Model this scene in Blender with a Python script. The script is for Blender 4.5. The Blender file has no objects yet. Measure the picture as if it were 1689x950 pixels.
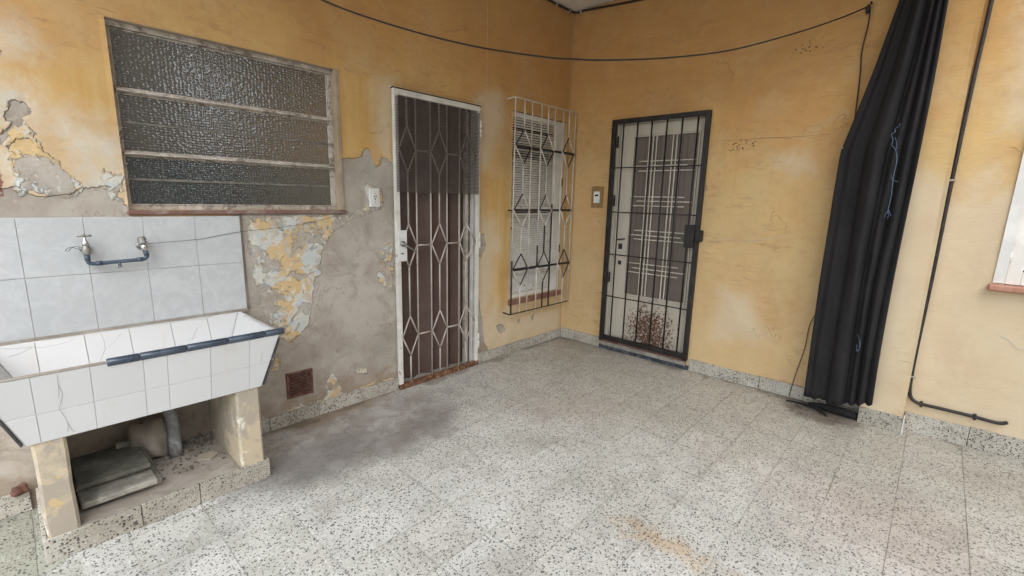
import bpy, math, random
import numpy as np
from mathutils import Matrix, Vector
random.seed(7); np.random.seed(7)
S = bpy.context.scene
COL = S.collection

# ------------------------------------------------------------------ camera
cam_d = bpy.data.cameras.new('camera'); cam = bpy.data.objects.new('camera', cam_d); COL.objects.link(cam)
yaw, pit, rol = 0.73980641, -0.18911617, 0.0245244
f = Vector((math.cos(pit)*math.cos(yaw), math.cos(pit)*math.sin(yaw), math.sin(pit)))
s = Vector((math.sin(yaw), -math.cos(yaw), 0)); u = s.cross(f)
s2 = math.cos(rol)*s + math.sin(rol)*u; u2 = -math.sin(rol)*s + math.cos(rol)*u
M = Matrix((s2, u2, -f)).transposed().to_4x4(); M.translation = Vector((-3.938, -2.873, 1.441))
cam.matrix_world = M
cam_d.sensor_width = 36; cam_d.lens = 36*765.5/1689; cam_d.clip_end = 500; cam_d.clip_start = 0.02
S.camera = cam

# ------------------------------------------------------------------ light
SUN_EL, SUN_AZ = math.radians(52), math.radians(225)      # overcast noon, from behind the camera
w = bpy.data.worlds.new('World'); S.world = w; w.use_nodes = True
nt = w.node_tree; bg = nt.nodes['Background']
sky = nt.nodes.new('ShaderNodeTexSky'); sky.sky_type = 'NISHITA'; sky.sun_disc = False
sky.sun_elevation = SUN_EL; sky.sun_rotation = math.radians(200); sky.dust_density = 1.0; sky.air_density = 1.2
hs = nt.nodes.new('ShaderNodeHueSaturation'); hs.inputs['Saturation'].default_value = 0.38
nt.links.new(sky.outputs[0], hs.inputs['Color']); nt.links.new(hs.outputs[0], bg.inputs['Color'])
bg.inputs['Strength'].default_value = 0.15
sd = bpy.data.lights.new('sun', 'SUN'); sun = bpy.data.objects.new('sun', sd); COL.objects.link(sun)
sd.energy = 0.6; sd.angle = math.radians(70); sd.color = (.97, .985, 1)
sdir = Vector((-0.45, -0.80, 0.95)).normalized()          # towards the sun
sun.rotation_euler = sdir.to_track_quat('Z', 'Y').to_euler()
sky.sun_elevation = math.asin(sdir.z); sky.sun_rotation = math.atan2(sdir.x, sdir.y)
S.view_settings.view_transform = 'Standard'; S.view_settings.look = 'None'
S.view_settings.exposure = 1.86; S.view_settings.gamma = 1

# ------------------------------------------------------------------ node helper
class N:
    def __init__(self, name):
        self.m = bpy.data.materials.new(name); self.m.use_nodes = True
        self.t = self.m.node_tree; self.p = self.t.nodes['Principled BSDF']
        g = self.t.nodes.new('ShaderNodeNewGeometry'); self.pos = g.outputs['Position']
    def n(self, ty, **kw):
        x = self.t.nodes.new('ShaderNode'+ty)
        for k, v in kw.items(): setattr(x, k, v)
        return x
    def l(self, a, b):
        if isinstance(a, (int, float)):
            b.default_value = a
        elif isinstance(a, (tuple, list)):
            b.default_value = a if len(a) == len(b.default_value) else tuple(a)+(1,)
        else: self.t.links.new(a, b)
    def map(self, sc=(1, 1, 1), loc=(0, 0, 0), vec=None, rot=(0, 0, 0)):
        x = self.n('Mapping'); self.l(vec or self.pos, x.inputs['Vector'])
        x.inputs['Scale'].default_value = sc; x.inputs['Location'].default_value = loc; x.inputs['Rotation'].default_value = rot
        return x.outputs[0]
    def noise(self, sc, det=3, rough=.55, vec=None, dist=0, col=False):
        x = self.n('TexNoise'); self.l(vec or self.pos, x.inputs['Vector'])
        x.inputs['Scale'].default_value = sc; x.inputs['Detail'].default_value = det
        x.inputs['Roughness'].default_value = rough; x.inputs['Distortion'].default_value = dist
        return x.outputs['Color'] if col else x.outputs['Fac']
    def vor(self, sc, vec=None, feature='F1', rnd=1, out='Distance'):
        x = self.n('TexVoronoi', feature=feature); self.l(vec or self.pos, x.inputs['Vector'])
        x.inputs['Scale'].default_value = sc; x.inputs['Randomness'].default_value = rnd
        return x.outputs[out]
    def math(self, op, a, b=0.0, c=0.0, clamp=False):
        x = self.n('Math', operation=op, use_clamp=clamp)
        for i, v in enumerate((a, b, c)): self.l(v, x.inputs[i])
        return x.outputs[0]
    def vmath(self, op, a, b):
        x = self.n('VectorMath', operation=op); self.l(a, x.inputs[0]); self.l(b, x.inputs[1]); return x.outputs[0]
    def step(self, v, lo, hi):                         # smooth 0..1 between lo and hi
        x = self.n('MapRange', interpolation_type='SMOOTHSTEP'); self.l(v, x.inputs[0])
        x.inputs[1].default_value = lo; x.inputs[2].default_value = hi; return x.outputs[0]
    def mix(self, fac, a, b, mode='MIX'):
        x = self.n('Mix', data_type='RGBA', blend_type=mode); self.l(fac, x.inputs[0]); self.l(a, x.inputs[6]); self.l(b, x.inputs[7])
        return x.outputs[2]
    def mul(self, *a):
        r = a[0]
        for b in a[1:]: r = self.math('MULTIPLY', r, b)
        return r
    def add(self, *a):
        r = a[0]
        for b in a[1:]: r = self.math('ADD', r, b)
        return r
    def attr(self, name):
        return self.n('Attribute', attribute_name=name).outputs['Fac']
    def sep(self, vec=None):
        x = self.n('SeparateXYZ'); self.l(vec or self.pos, x.inputs[0]); return x.outputs
    def rnd(self): return self.n('ObjectInfo').outputs['Random']
    def bump(self, h, dist=.002, strength=1.0, prev=None):
        x = self.n('Bump'); self.l(h, x.inputs['Height']); x.inputs['Distance'].default_value = dist
        x.inputs['Strength'].default_value = strength
        if prev is not None: self.l(prev, x.inputs['Normal'])
        return x.outputs[0]
    def out(self, col, rough=.8, nrm=None, metal=0, spec=.4, **kw):
        self.l(col, self.p.inputs['Base Color']); self.l(rough, self.p.inputs['Roughness'])
        self.p.inputs['Metallic'].default_value = metal; self.p.inputs['Specular IOR Level'].default_value = spec
        if nrm is not None: self.l(nrm, self.p.inputs['Normal'])
        for k, v in kw.items(): self.l(v, self.p.inputs[k])
        return self.m

def ell(n, cx, cy, rx, ry, ang=0, warp=None, wamp=.1):  # 1 in the centre, 0 on the rim of an ellipse on the floor
    v = n.pos if warp is None else warp
    v = n.map(loc=(-cx, -cy, 0), vec=v); v = n.map(rot=(0, 0, -ang), vec=v); v = n.map(sc=(1/rx, 1/ry, 0), vec=v)
    x = n.n('VectorMath', operation='LENGTH'); n.l(v, x.inputs[0])
    return n.math('SUBTRACT', 1.0, x.outputs['Value'])

# ------------------------------------------------------------------ materials
MAT = {}
def wall_mat():
    n = N('ochre_plaster')
    big = n.noise(1.1, 4, .6); mid = n.noise(3.7, 5, .62, dist=.4); fine = n.noise(26, 5, .65)
    streak = n.noise(1.0, 5, .65, vec=n.map(sc=(9, 9, .8)), dist=.3)
    brush = n.noise(1.0, 4, .6, vec=n.map(sc=(9, 9, 22)))
    c = n.mix(n.step(big, .38, .66), (.53, .295, .105), (.58, .385, .155))
    c = n.mix(n.mul(n.step(mid, .42, .72), .6), c, (.56, .41, .225))
    c = n.mix(n.mul(n.step(streak, .5, .75), .35), c, (.42, .25, .105))
    c = n.mix(n.mul(n.step(brush, .45, .75), .26), c, (.38, .22, .09))
    c = n.mix(n.mul(n.step(n.noise(2.2, 6, .7, dist=.5, vec=n.map(loc=(8, 3, 5))), .48, .66), .40), c, (.40, .225, .09))
    c = n.mix(n.mul(n.step(n.noise(14, 5, .7, dist=.3, vec=n.map(loc=(1, 3, 9))), .56, .72), .35), c, (.34, .20, .095))
    c = n.mix(n.mul(n.step(fine, .55, .8), .3), c, (.60, .46, .28))
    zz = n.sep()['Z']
    low_lit = n.step(n.add(zz, n.mul(n.math('SUBTRACT', n.noise(1.6, 4, .6), .5), 1.6)), 2.5, .1)
    c = n.mix(n.mul(low_lit, .62), c, n.mix(n.step(mid, .35, .7), (.57, .45, .27), (.52, .385, .20)))  # stronger light low on the wall, painted in as paler colour
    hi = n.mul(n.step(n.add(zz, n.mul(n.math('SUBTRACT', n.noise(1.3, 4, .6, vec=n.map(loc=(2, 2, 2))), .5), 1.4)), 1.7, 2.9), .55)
    c = n.mix(hi, c, (.47, .245, .082))  # ceiling shade painted into the upper wall colour
    # trowel marks and grime lines
    tv = n.vmath('ADD', n.map(sc=(3.2, 3.2, 26)), n.mul(0, 0)) if False else n.map(sc=(5, 5, 17))
    tw = n.noise(1.0, 5, .7, vec=tv, dist=1.9)
    trow = n.mul(n.step(tw, .53, .68), n.step(n.noise(1.5, 3, .6, vec=n.map(loc=(5, 3, 1))), .36, .56))
    c = n.mix(n.mul(trow, .5), c, (.31, .18, .085))
    trl = n.mul(n.step(n.noise(1.0, 4, .7, vec=n.map(sc=(10, 10, 24), loc=(3, 1, 8)), dist=1.2), .60, .74), .4)
    c = n.mix(trl, c, (.62, .47, .28))
    # faded and freshly yellow areas
    wob = n.math('SUBTRACT', n.noise(9, 5, .62, dist=.5), .5)
    wob2 = n.math('SUBTRACT', n.noise(30, 4, .6), .5)
    def soft(a, w, k=.9): return n.step(n.add(n.attr(a), n.mul(wob, k), n.mul(wob2, .3)), -w, w)
    def crisp(a, k=.55, k2=.25): return n.step(n.add(n.attr(a), n.mul(wob, k), n.mul(wob2, k2)), -.022, .018)
    c = n.mix(n.mul(soft('dark', .45), n.step(n.noise(5, 5, .7, vec=n.map(sc=(1, 1, 1.7))), .30, .75), .55), c, (.40, .205, .078))  # smudges, with ceiling shade painted in along the top
    c = n.mix(n.mul(soft('sat', .4), .85), c, n.mix(n.step(streak, .4, .7), (.55, .325, .10), (.60, .43, .19)))
    c = n.mix(n.mul(soft('pale', .5), .8), c, n.mix(n.mul(n.step(n.noise(7, 6, .75, dist=.7), .36, .68), n.step(n.sep()['X'], -2.0, -3.2)), n.mix(n.step(mid, .4, .65), (.60, .50, .35), (.56, .45, .31)), n.mix(n.step(n.noise(4, 4, .7), .45, .6), (.64, .60, .50), (.55, .56, .52))))
    # thin hairline cracks
    cr = n.vor(1.3, vec=n.vmath('ADD', n.map(sc=(1, 1, 2.3)), n.noise(3.5, 4, .6, col=True)), feature='DISTANCE_TO_EDGE')
    crm = n.mul(n.math('SUBTRACT', 1.0, n.step(cr, .001, .006)), n.step(n.noise(1.7, 2), .60, .66))
    c = n.mix(n.mul(crm, .4), c, (.25, .15, .08))
    # little dark chips
    ch = n.mul(n.math('LESS_THAN', n.vor(42, vec=n.vmath('ADD', n.pos, n.map(sc=(.02, .02, .02), vec=n.noise(60, 2, col=True)))), .26), n.step(n.add(n.attr('spot'), n.mul(wob2, .8)), -.02, .12))
    c = n.mix(n.mul(ch, .9), c, (.10, .065, .045))
    # flaking skins of old paint over cement
    flake = crisp('flake', .5, .3); cem = crisp('cement', .34, .16)
    cemc = n.mix(n.step(n.noise(2.3, 5, .6, dist=.6), .35, .65), (.34, .295, .245), (.45, .405, .35))
    cemc = n.mix(n.mul(n.step(n.noise(6, 6, .72, dist=.9), .47, .72), .6), cemc, (.235, .19, .145))
    cemc = n.mix(n.mul(n.step(n.noise(1.7, 3), .5, .7), .55), cemc, (.30, .295, .255))
    cemc = n.mix(n.mul(n.step(n.noise(30, 4, .65), .56, .75), .45), cemc, (.50, .46, .40))
    cemc = n.mix(n.mul(n.step(n.noise(24, 4, .7, vec=n.map(loc=(1, 6, 2))), .62, .70), .55), cemc, (.17, .135, .10))
    rim = n.step(n.math('ABSOLUTE', n.math('SUBTRACT', n.noise(3.1, 5, .6, dist=.5, vec=n.map(loc=(7, 7, 1))), .5)), .010, .002)
    cemc = n.mix(n.mul(rim, .35, n.step(n.noise(2, 2), .45, .6)), cemc, (.20, .155, .11))
    z = n.sep()['Z']
    low_brown = n.mul(n.step(n.add(z, n.mul(wob, .5)), .28, .06), .7)  # cement browner towards the foot of the wall
    cemc = n.mix(low_brown, cemc, (.26, .19, .125))
    f1 = n.noise(5.2, 6, .68, dist=.35); f2 = n.noise(6, 5, .7, dist=.4, vec=n.map(loc=(4, 2, 7))); f3 = n.noise(11, 6, .7, vec=n.map(loc=(9, 1, 3)), dist=.4)
    fl = n.mix(n.step(f2, .485, .515), (.56, .55, .48), (.49, .53, .52))
    fl = n.mix(n.step(f1, .505, .52), fl, (.58, .42, .215))
    fl = n.mix(n.step(f3, .55, .57), fl, (.50, .42, .31))
    gone = n.step(n.noise(4.6, 6, .7, vec=n.map(loc=(2, 8, 5)), dist=.5), .525, .54)
    fl = n.mix(n.mul(gone, .93), fl, cemc)
    fl = n.mix(n.mul(n.step(n.noise(21, 6, .75), .55, .64), .75), fl, (.36, .31, .25))
    fl = n.mix(n.mul(n.step(n.noise(17, 6, .75, vec=n.map(loc=(6, 2, 2))), .56, .64), .8), fl, (.66, .64, .57))
    flh = n.mul(flake, n.math('SUBTRACT', 1.0, n.mul(gone, .8)))
    c = n.mix(cem, c, cemc)
    c = n.mix(flake, c, fl)
    c = n.mix(crisp('rust', .4, .3), c, n.mix(n.step(fine, .4, .6), (.16, .07, .045), (.25, .12, .08)))
    # dark rim where the paint breaks off
    edge = n.step(n.math('ABSOLUTE', n.add(n.attr('cement'), n.mul(wob, .28), n.mul(wob2, .10), -.008)), .018, .0)
    c = n.mix(n.mul(edge, .38, n.math('SUBTRACT', 1.0, flake)), c, (.13, .10, .075))
    h = n.add(n.mul(n.math('SUBTRACT', 1.0, cem), 3.0), n.mul(flh, 2.4), n.mul(f1, flake, 1.0), n.mul(fine, .55), n.mul(n.noise(70, 3), .22), n.mul(mid, .9), n.mul(tw, 1.1), n.mul(trow, -.5), n.mul(crm, -1.2), n.mul(ch, -1.5))
    b = n.bump(h, .0026, 1.0)
    return n.out(c, n.math('SUBTRACT', .92, n.mul(n.math('SUBTRACT', 1.0, cem), .18)), b, spec=.3)
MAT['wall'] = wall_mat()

def terrazzo(name, stains_shade=False, dirt=.35):
    n = N(name)
    off = n.n('CombineXYZ'); r = n.rnd()
    n.l(n.mul(r, 37.0), off.inputs[0]); n.l(n.mul(r, 91.0), off.inputs[1]); n.l(n.mul(r, 53.0), off.inputs[2])
    v = n.vmath('ADD', n.pos, off.outputs[0])
    nz = n.n('VectorMath', operation='SCALE'); n.l(n.vmath('SUBTRACT', n.noise(55, 2, col=True, vec=v), (.5, .5, .5)), nz.inputs[0]); nz.inputs['Scale'].default_value = .011
    v = n.vmath('ADD', v, nz.outputs[0])
    base = n.mix(n.step(n.noise(4, 4, .6, vec=v), .3, .7), (.52, .515, .475), (.62, .615, .575))
    base = n.mix(n.rnd(), base, n.mix(1.0, base, (.92, .915, .89), 'MULTIPLY'))
    def chips(sc, lim, size, colr, base, st=1.0, loc=(0, 0, 0)):
        x = n.n('TexVoronoi'); n.l(n.map(vec=v, loc=loc), x.inputs['Vector']); x.inputs['Scale'].default_value = sc
        sp = n.n('SeparateColor'); n.l(x.outputs['Color'], sp.inputs[0])
        pick = n.math('LESS_THAN', sp.outputs[0], lim)
        rad = n.add(n.mul(sp.outputs[1], size*.7), size*.45)
        m = n.step(n.math('SUBTRACT', x.outputs['Distance'], rad), .05, -.05)
        return n.mix(n.mul(m, pick, st), base, n.mix(sp.outputs[2], colr[0], colr[1]))
    base = chips(135, .55, .42, ((.70, .69, .64), (.60, .585, .55)), base, .8)
    base = chips(125, .42, .40, ((.36, .35, .325), (.50, .485, .45)), base, .8, (3, 1, 2))
    base = chips(78, .22, .40, ((.78, .77, .73), (.70, .69, .66)), base, .8, (1, 5, 2))
    base = chips(92, .50, .43, ((.06, .06, .06), (.19, .185, .175)), base, 1, (7, 3, 4))
    base = chips(125, .34, .42, ((.09, .088, .083), (.24, .23, .21)), base, .9, (2, 9, 1))
    c = base
    d = n.noise(1.3, 5, .65, dist=.4); d2 = n.noise(5.5, 5, .7, dist=.8)
    c = n.mix(n.mul(n.step(d, .42, .7), dirt), c, (.66, .64, .60), 'MULTIPLY')
    c = n.mix(n.mul(n.step(d2, .5, .8), dirt), c, (.70, .67, .62), 'MULTIPLY')
    c = n.mix(n.mul(n.step(n.noise(22, 4, .7), .5, .7), dirt*.7), c, (.78, .76, .72), 'MULTIPLY')
    if stains_shade:
        tc = n.n('TexCoord').outputs['Object']; ab = n.n('VectorMath', operation='ABSOLUTE'); n.l(tc, ab.inputs[0]); q = n.sep(ab.outputs[0])
        e_ = n.math('MAXIMUM', n.math('SUBTRACT', q['X'], .1338), n.math('SUBTRACT', q['Y'], .12905))
        e_ = n.add(e_, n.mul(n.math('SUBTRACT', n.noise(35, 4, .7), .5), .010))
        jn = n.mul(n.step(e_, -.009, .0), n.step(n.noise(1.4, 3, .6, vec=n.map(loc=(3, 7, 0))), .35, .6))
        c = n.mix(n.mul(jn, .26), c, (.42, .39, .34), 'MULTIPLY')
    rough = n.add(.42, n.mul(d2, .25))
    if stains_shade:
        wn = n.n('VectorMath', operation='SCALE'); n.l(n.vmath('SUBTRACT', n.noise(2.6, 5, .65, col=True), (.5, .5, .5)), wn.inputs[0]); wn.inputs['Scale'].default_value = .55
        wv = n.vmath('ADD', n.pos, wn.outputs[0])
        wn2 = n.n('VectorMath', operation='SCALE'); n.l(n.vmath('SUBTRACT', n.noise(9, 5, .7, col=True), (.5, .5, .5)), wn2.inputs[0]); wn2.inputs['Scale'].default_value = .16
        wv = n.vmath('ADD', wv, wn2.outputs[0])
        gm = n.step(ell(n, -2.60, -.34, .66, .42, -.08, wv), -.35, .35)
        gcol = n.mix(n.step(n.noise(6, 5, .65, dist=.5), .4, .65), (.22, .19, .165), (.38, .36, .34))
        c = n.mix(n.mul(gm, n.add(.45, n.mul(n.noise(5, 6, .75, vec=n.map(loc=(3, 3, 3))), .6))), c, gcol)
        gd = n.step(ell(n, -2.93, -.50, .42, .22, .1, wv), -.4, .7)
        c = n.mix(n.mul(gd, n.add(.25, n.mul(n.noise(7, 6, .75), .75))), c, (.12, .112, .11))
        gd = n.step(ell(n, -2.38, -.62, .50, .16, .25, wv), -.4, .7)
        c = n.mix(n.mul(gd, n.add(.15, n.mul(n.noise(7, 6, .75), .75))), c, (.15, .13, .115))
        gd = n.step(ell(n, -2.6, -.03, .6, .10, 0, wv), -.2, .5)
        c = n.mix(n.mul(gd, .65), c, (.26, .195, .13))
        ru = n.mul(n.step(ell(n, -2.16, -2.23, .07, .34, .12, wv), -.6, .8), n.step(n.noise(14, 4, .6), .3, .6))
        c = n.mix(n.mul(ru, .75), c, (.92, .70, .48), 'MULTIPLY')
        ru = n.step(ell(n, -1.36, -2.9, .5, .5, .2, wv), -.2, .8)
        c = n.mix(n.mul(ru, .6), c, (.88, .76, .73), 'MULTIPLY')
        ru = n.step(ell(n, -1.35, -1.1, .55, .30, -.9, wv), -.2, .8)
        c = n.mix(n.mul(ru, .30), c, (.36, .27, .22))
        ru = n.step(ell(n, -.17, -2.45, .22, .24, .5, wv), -.2, .5)  # dirt under the curtain, with its shadow painted in
        c = n.mix(n.mul(ru, .75), c, (.12, .09, .07))
        ru = n.step(ell(n, -4.03, -.25, .16, .42, .0, wv), -.2, .4)
        c = n.mix(n.mul(ru, .8), c, (.50, .51, .42), 'MULTIPLY')
        ru = n.step(ell(n, -.05, -.3, .25, .5, .0, wv), -.3, .9)
        c = n.mix(n.mul(ru, .4), c, (.24, .21, .17))
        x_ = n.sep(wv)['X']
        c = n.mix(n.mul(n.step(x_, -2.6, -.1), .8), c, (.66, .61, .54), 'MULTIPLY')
        c = n.mix(n.mul(n.step(n.noise(3.2, 6, .7, dist=.6), .5, .68), .35), c, (.24, .22, .19))
    if stains_shade:
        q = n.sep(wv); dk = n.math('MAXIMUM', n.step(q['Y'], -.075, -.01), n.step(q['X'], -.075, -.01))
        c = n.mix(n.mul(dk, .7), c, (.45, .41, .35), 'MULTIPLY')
    if not stains_shade: c = n.mix(1.0, c, (.80, .76, .715), 'MULTIPLY')
    return n.out(c, rough, n.bump(n.noise(60, 3), .0005, .6), spec=.35)
MAT['terrazzo'] = terrazzo('floor_terrazzo', True)
MAT['skirt'] = terrazzo('skirting_terrazzo', False, .9)

def simple(name, a, b, sc=8, rough=.6, bump=.0006, metal=0, spec=.4, extra=None, lo=.4, hi=.65):
    n = N(name); x = n.noise(sc, 5, .62, dist=.3)
    c = n.mix(n.step(x, lo, hi), a, b)
    if extra:
        for (cc, s_, l_, h_, k) in extra:
            c = n.mix(n.mul(n.step(n.noise(s_, 5, .7, dist=.6, vec=n.map(loc=(s_, 1, 2))), l_, h_), k), c, cc)
    return n.out(c, n.add(rough-.08, n.mul(x, .16)), n.bump(n.add(x, n.mul(n.noise(sc*6, 3), .4)), bump, 1), metal=metal, spec=spec)
rust = (.22, .085, .035)
MAT['mortar'] = simple('mortar', (.28, .26, .23), (.46, .44, .40), 2.5, .9)
MAT['ceiling'] = simple('ceiling_plaster', (.62, .58, .51), (.72, .68, .61), 3, .9)
MAT['cement'] = simple('cement', (.27, .235, .195), (.37, .33, .28), 7, .92, .0015, extra=[((.17, .15, .12), 11, .5, .7, .6)])
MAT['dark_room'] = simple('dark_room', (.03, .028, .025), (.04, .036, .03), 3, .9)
MAT['white_paint'] = simple('chipped_white_paint', (.60, .58, .53), (.70, .68, .62), 9, .5, .0006, extra=[(rust, 26, .62, .68, .85), ((.30, .27, .22), 7, .55, .75, .5)])
MAT['grille_cream'] = simple('grille_cream', (.50, .46, .38), (.62, .57, .49), 9, .55, .0004, extra=[((.20, .13, .09), 30, .6, .68, .7)])
MAT['gate_bar'] = simple('gate_bar_paint', (.40, .355, .315), (.50, .45, .40), 8, .5, .0004, extra=[((.20, .12, .08), 28, .6, .68, .7)])
MAT['grille_dark'] = simple('rusted_dark_iron', (.022, .018, .017), (.05, .036, .03), 14, .65, .0006)
MAT['black_paint'] = simple('black_gloss_paint', (.010, .009, .009), (.022, .019, .018), 9, .45, .0005, extra=[((.09, .045, .028), 18, .6, .7, .7)])
MAT['rusty'] = simple('flaking_rust', (.075, .032, .018), (.21, .10, .05), 26, .85, .002, extra=[((.42, .27, .13), 19, .54, .62, .75), ((.50, .45, .38), 33, .66, .70, .6)])
MAT['vent_rust'] = simple('vent_rust', (.10, .045, .035), (.20, .095, .07), 30, .85, .002, extra=[((.34, .24, .19), 25, .62, .70, .6)])
MAT['brown_plastic'] = simple('brown_plastic', (.098, .058, .045), (.118, .074, .058), 5, .5, .0003, extra=[((.16, .125, .105), 4, .5, .8, .35)])
MAT['mesh_wire'] = simple('dark_mesh', (.075, .06, .054), (.11, .09, .08), 12, .7)
MAT['window_frame'] = simple('old_window_paint', (.40, .355, .30), (.56, .51, .445), 11, .7, .0015, extra=[((.15, .11, .085), 16, .52, .62, .75), ((.62, .58, .52), 24, .58, .64, .7)])
MAT['window_reveal'] = simple('window_reveal_paint', (.30, .24, .165), (.38, .31, .22), 6, .85, .001, extra=[((.22, .17, .12), 12, .5, .7, .5)])
MAT['sill_red'] = simple('red_sill', (.20, .085, .06), (.27, .135, .10), 10, .75, .001, extra=[((.33, .26, .21), 9, .52, .68, .7)])
MAT['sill_dull'] = simple('worn_red_brown_sill', (.17, .105, .085), (.25, .18, .15), 8, .85, .0015, extra=[((.20, .085, .065), 6, .48, .6, .7), ((.34, .30, .25), 13, .56, .68, .7)])
MAT['plate_pale'] = simple('pale_paint_run', (.50, .38, .24), (.62, .50, .35), 20, .9)
MAT['dim_bar'] = simple('dim_glazing_bar', (.13, .12, .105), (.20, .185, .16), 18, .6, .0004)
MAT['terracotta'] = simple('terracotta_sill', (.36, .17, .115), (.44, .23, .16), 10, .7, .0008, extra=[((.20, .13, .10), 14, .58, .72, .5)])
MAT['slat'] = simple('shutter_paint', (.66, .63, .57), (.76, .73, .67), 8, .55, .0004, extra=[((.25, .20, .16), 15, .58, .68, .6)])
MAT['shutter_white'] = simple('shutter_white', (.62, .60, .56), (.72, .70, .66), 8, .55, .0004, extra=[((.34, .24, .18), 22, .64, .72, .7)])
MAT['brass_old'] = simple('old_metal', (.20, .195, .175), (.34, .33, .30), 30, .45, .0008, metal=.6)
MAT['chrome_old'] = simple('worn_chrome', (.50, .49, .46), (.68, .67, .64), 30, .25, .0003, metal=.9)
MAT['pipe_grey'] = simple('dark_blue_plastic_pipe', (.055, .075, .105), (.085, .11, .145), 18, .4, .0003)
MAT['edge_blue'] = simple('dark_glazed_trim', (.035, .050, .075), (.06, .08, .11), 10, .28, .0003, spec=.6)
MAT['trim_dark'] = simple('dark_side_trim', (.04, .04, .045), (.10, .09, .09), 12, .5)
MAT['cable'] = simple('black_cable', (.018, .015, .014), (.035, .028, .025), 20, .55)
MAT['clip'] = simple('cable_clip', (.30, .27, .22), (.5, .46, .4), 20, .6)
MAT['string'] = simple('blue_string', (.07, .115, .18), (.14, .20, .29), 30, .8)
MAT['plastic_white'] = simple('white_plastic', (.62, .62, .59), (.70, .70, .67), 12, .4, .0001)
MAT['plate_brown'] = simple('ochre_brown_plate', (.24, .14, .055), (.30, .18, .075), 12, .55, .0003)
MAT['hole'] = simple('dark_slot', (.012, .011, .01), (.018, .016, .015), 5, .8)
MAT['stone'] = simple('old_stone_slab', (.22, .205, .175), (.36, .34, .29), 13, .85, .0015, extra=[((.11, .11, .085), 8, .48, .66, .7)])
MAT['stone_moss'] = simple('mossy_slab', (.085, .085, .068), (.15, .145, .12), 9, .95, .001, extra=[((.30, .29, .26), 30, .62, .68, .7)])
MAT['rubble'] = simple('rubble_dirt', (.09, .075, .06), (.26, .23, .19), 40, .95, .002)
MAT['pipe_white'] = simple('cement_drain_pipe', (.22, .22, .22), (.33, .33, .33), 14, .8, .0015, extra=[((.12, .10, .08), 9, .5, .65, .7), ((.5, .49, .46), 22, .62, .68, .6)])
MAT['pier'] = simple('pier_plaster', (.46, .385, .27), (.53, .45, .33), 7, .9, .0015,
                     extra=[((.33, .29, .235), 5, .44, .54, .85), ((.53, .39, .20), 6.3, .60, .62, .85), ((.62, .59, .50), 9, .60, .62, .85), ((.22, .19, .15), 21, .62, .70, .5)])
MAT['cream_door'] = None
MAT['crack'] = simple('crack_dirt', (.12, .105, .09), (.22, .20, .17), 30, .9)
MAT['grout'] = simple('pale_grout', (.44, .44, .425), (.58, .58, .56), 6, .9, .0005)

def tile_white(name, a, b, dirty):
    n = N(name)
    c = n.mix(n.noise(2.2, 4, .6), a, b)
    c = n.mix(n.mul(n.rnd(), .30), c, tuple(x*.86 for x in a))
    c = n.mix(n.mul(n.step(n.noise(5, 5, .7, vec=n.map(sc=(2.5, 2.5, .7)), dist=.5), .55, .8), dirty), c, (.50, .46, .38))
    cr = n.vor(1.2, vec=n.vmath('ADD', n.map(loc=(.3, .4, .2)), n.noise(5, 4, .6, col=True)), feature='DISTANCE_TO_EDGE')
    crm = n.mul(n.math('SUBTRACT', 1.0, n.step(cr, .001, .008)), n.step(n.noise(1.9, 2, vec=n.map(loc=(3, 3, 3))), .62, .66))
    c = n.mix(n.mul(crm, .65), c, (.24, .22, .19))
    return n.out(c, .22, n.bump(n.noise(12, 2), .0008, .5), spec=.5)
MAT['tub_tile'] = tile_white('white_glazed_tile', (.57, .575, .57), (.62, .62, .61), .55)
MAT['tub_tile_in'] = tile_white('old_white_glazed_tile', (.52, .515, .50), (.58, .57, .55), .7)
n = N('grey_marbled_tile')
v = n.noise(8, 6, .68, dist=2.2); c = n.mix(n.step(v, .40, .62), (.475, .49, .49), (.535, .55, .55))
c = n.mix(n.mul(n.step(n.noise(20, 5, .7, dist=2), .52, .64), .5), c, (.445, .46, .462))
c = n.mix(n.mul(n.rnd(), .22), c, (.47, .48, .48))
c = n.mix(n.mul(n.step(n.noise(2.4, 4, .6), .5, .75), .35), c, (.52, .53, .51))
MAT['splash_tile'] = n.out(c, .28, n.bump(v, .0004, .6), spec=.5)

def glass_mat(name, col, sc, rough=.12):
    n = N(name)
    d = n.vor(sc, feature='SMOOTH_F1', vec=n.map(sc=(1, .02, 1.35), vec=n.vmath('ADD', n.pos, n.map(sc=(.006, .006, .006), vec=n.noise(11, 2, col=True)))), rnd=.45)
    c = n.mix(n.noise(2.5, 4), col, tuple(x*1.5 for x in col))
    return n.out(c, rough*.8, n.bump(d, .0020, 1.0), spec=.5, IOR=2.1)
MAT['glass_top'] = glass_mat('obscure_glass_brown', (.056, .050, .042), 58)
MAT['glass_low'] = glass_mat('obscure_glass_grey', (.022, .027, .028), 70)
n = N('brown_frosted_pane')
c = n.mix(n.noise(3, 4, .6), (.125, .10, .085), (.165, .135, .115))
c = n.mix(n.step(n.noise(1.0, 3, vec=n.map(sc=(30, 30, .6))), .5, .7), c, (.105, .085, .072))
MAT['pane'] = n.out(c, .4, n.bump(n.noise(120, 2), .0006, .7), spec=.5)

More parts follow.
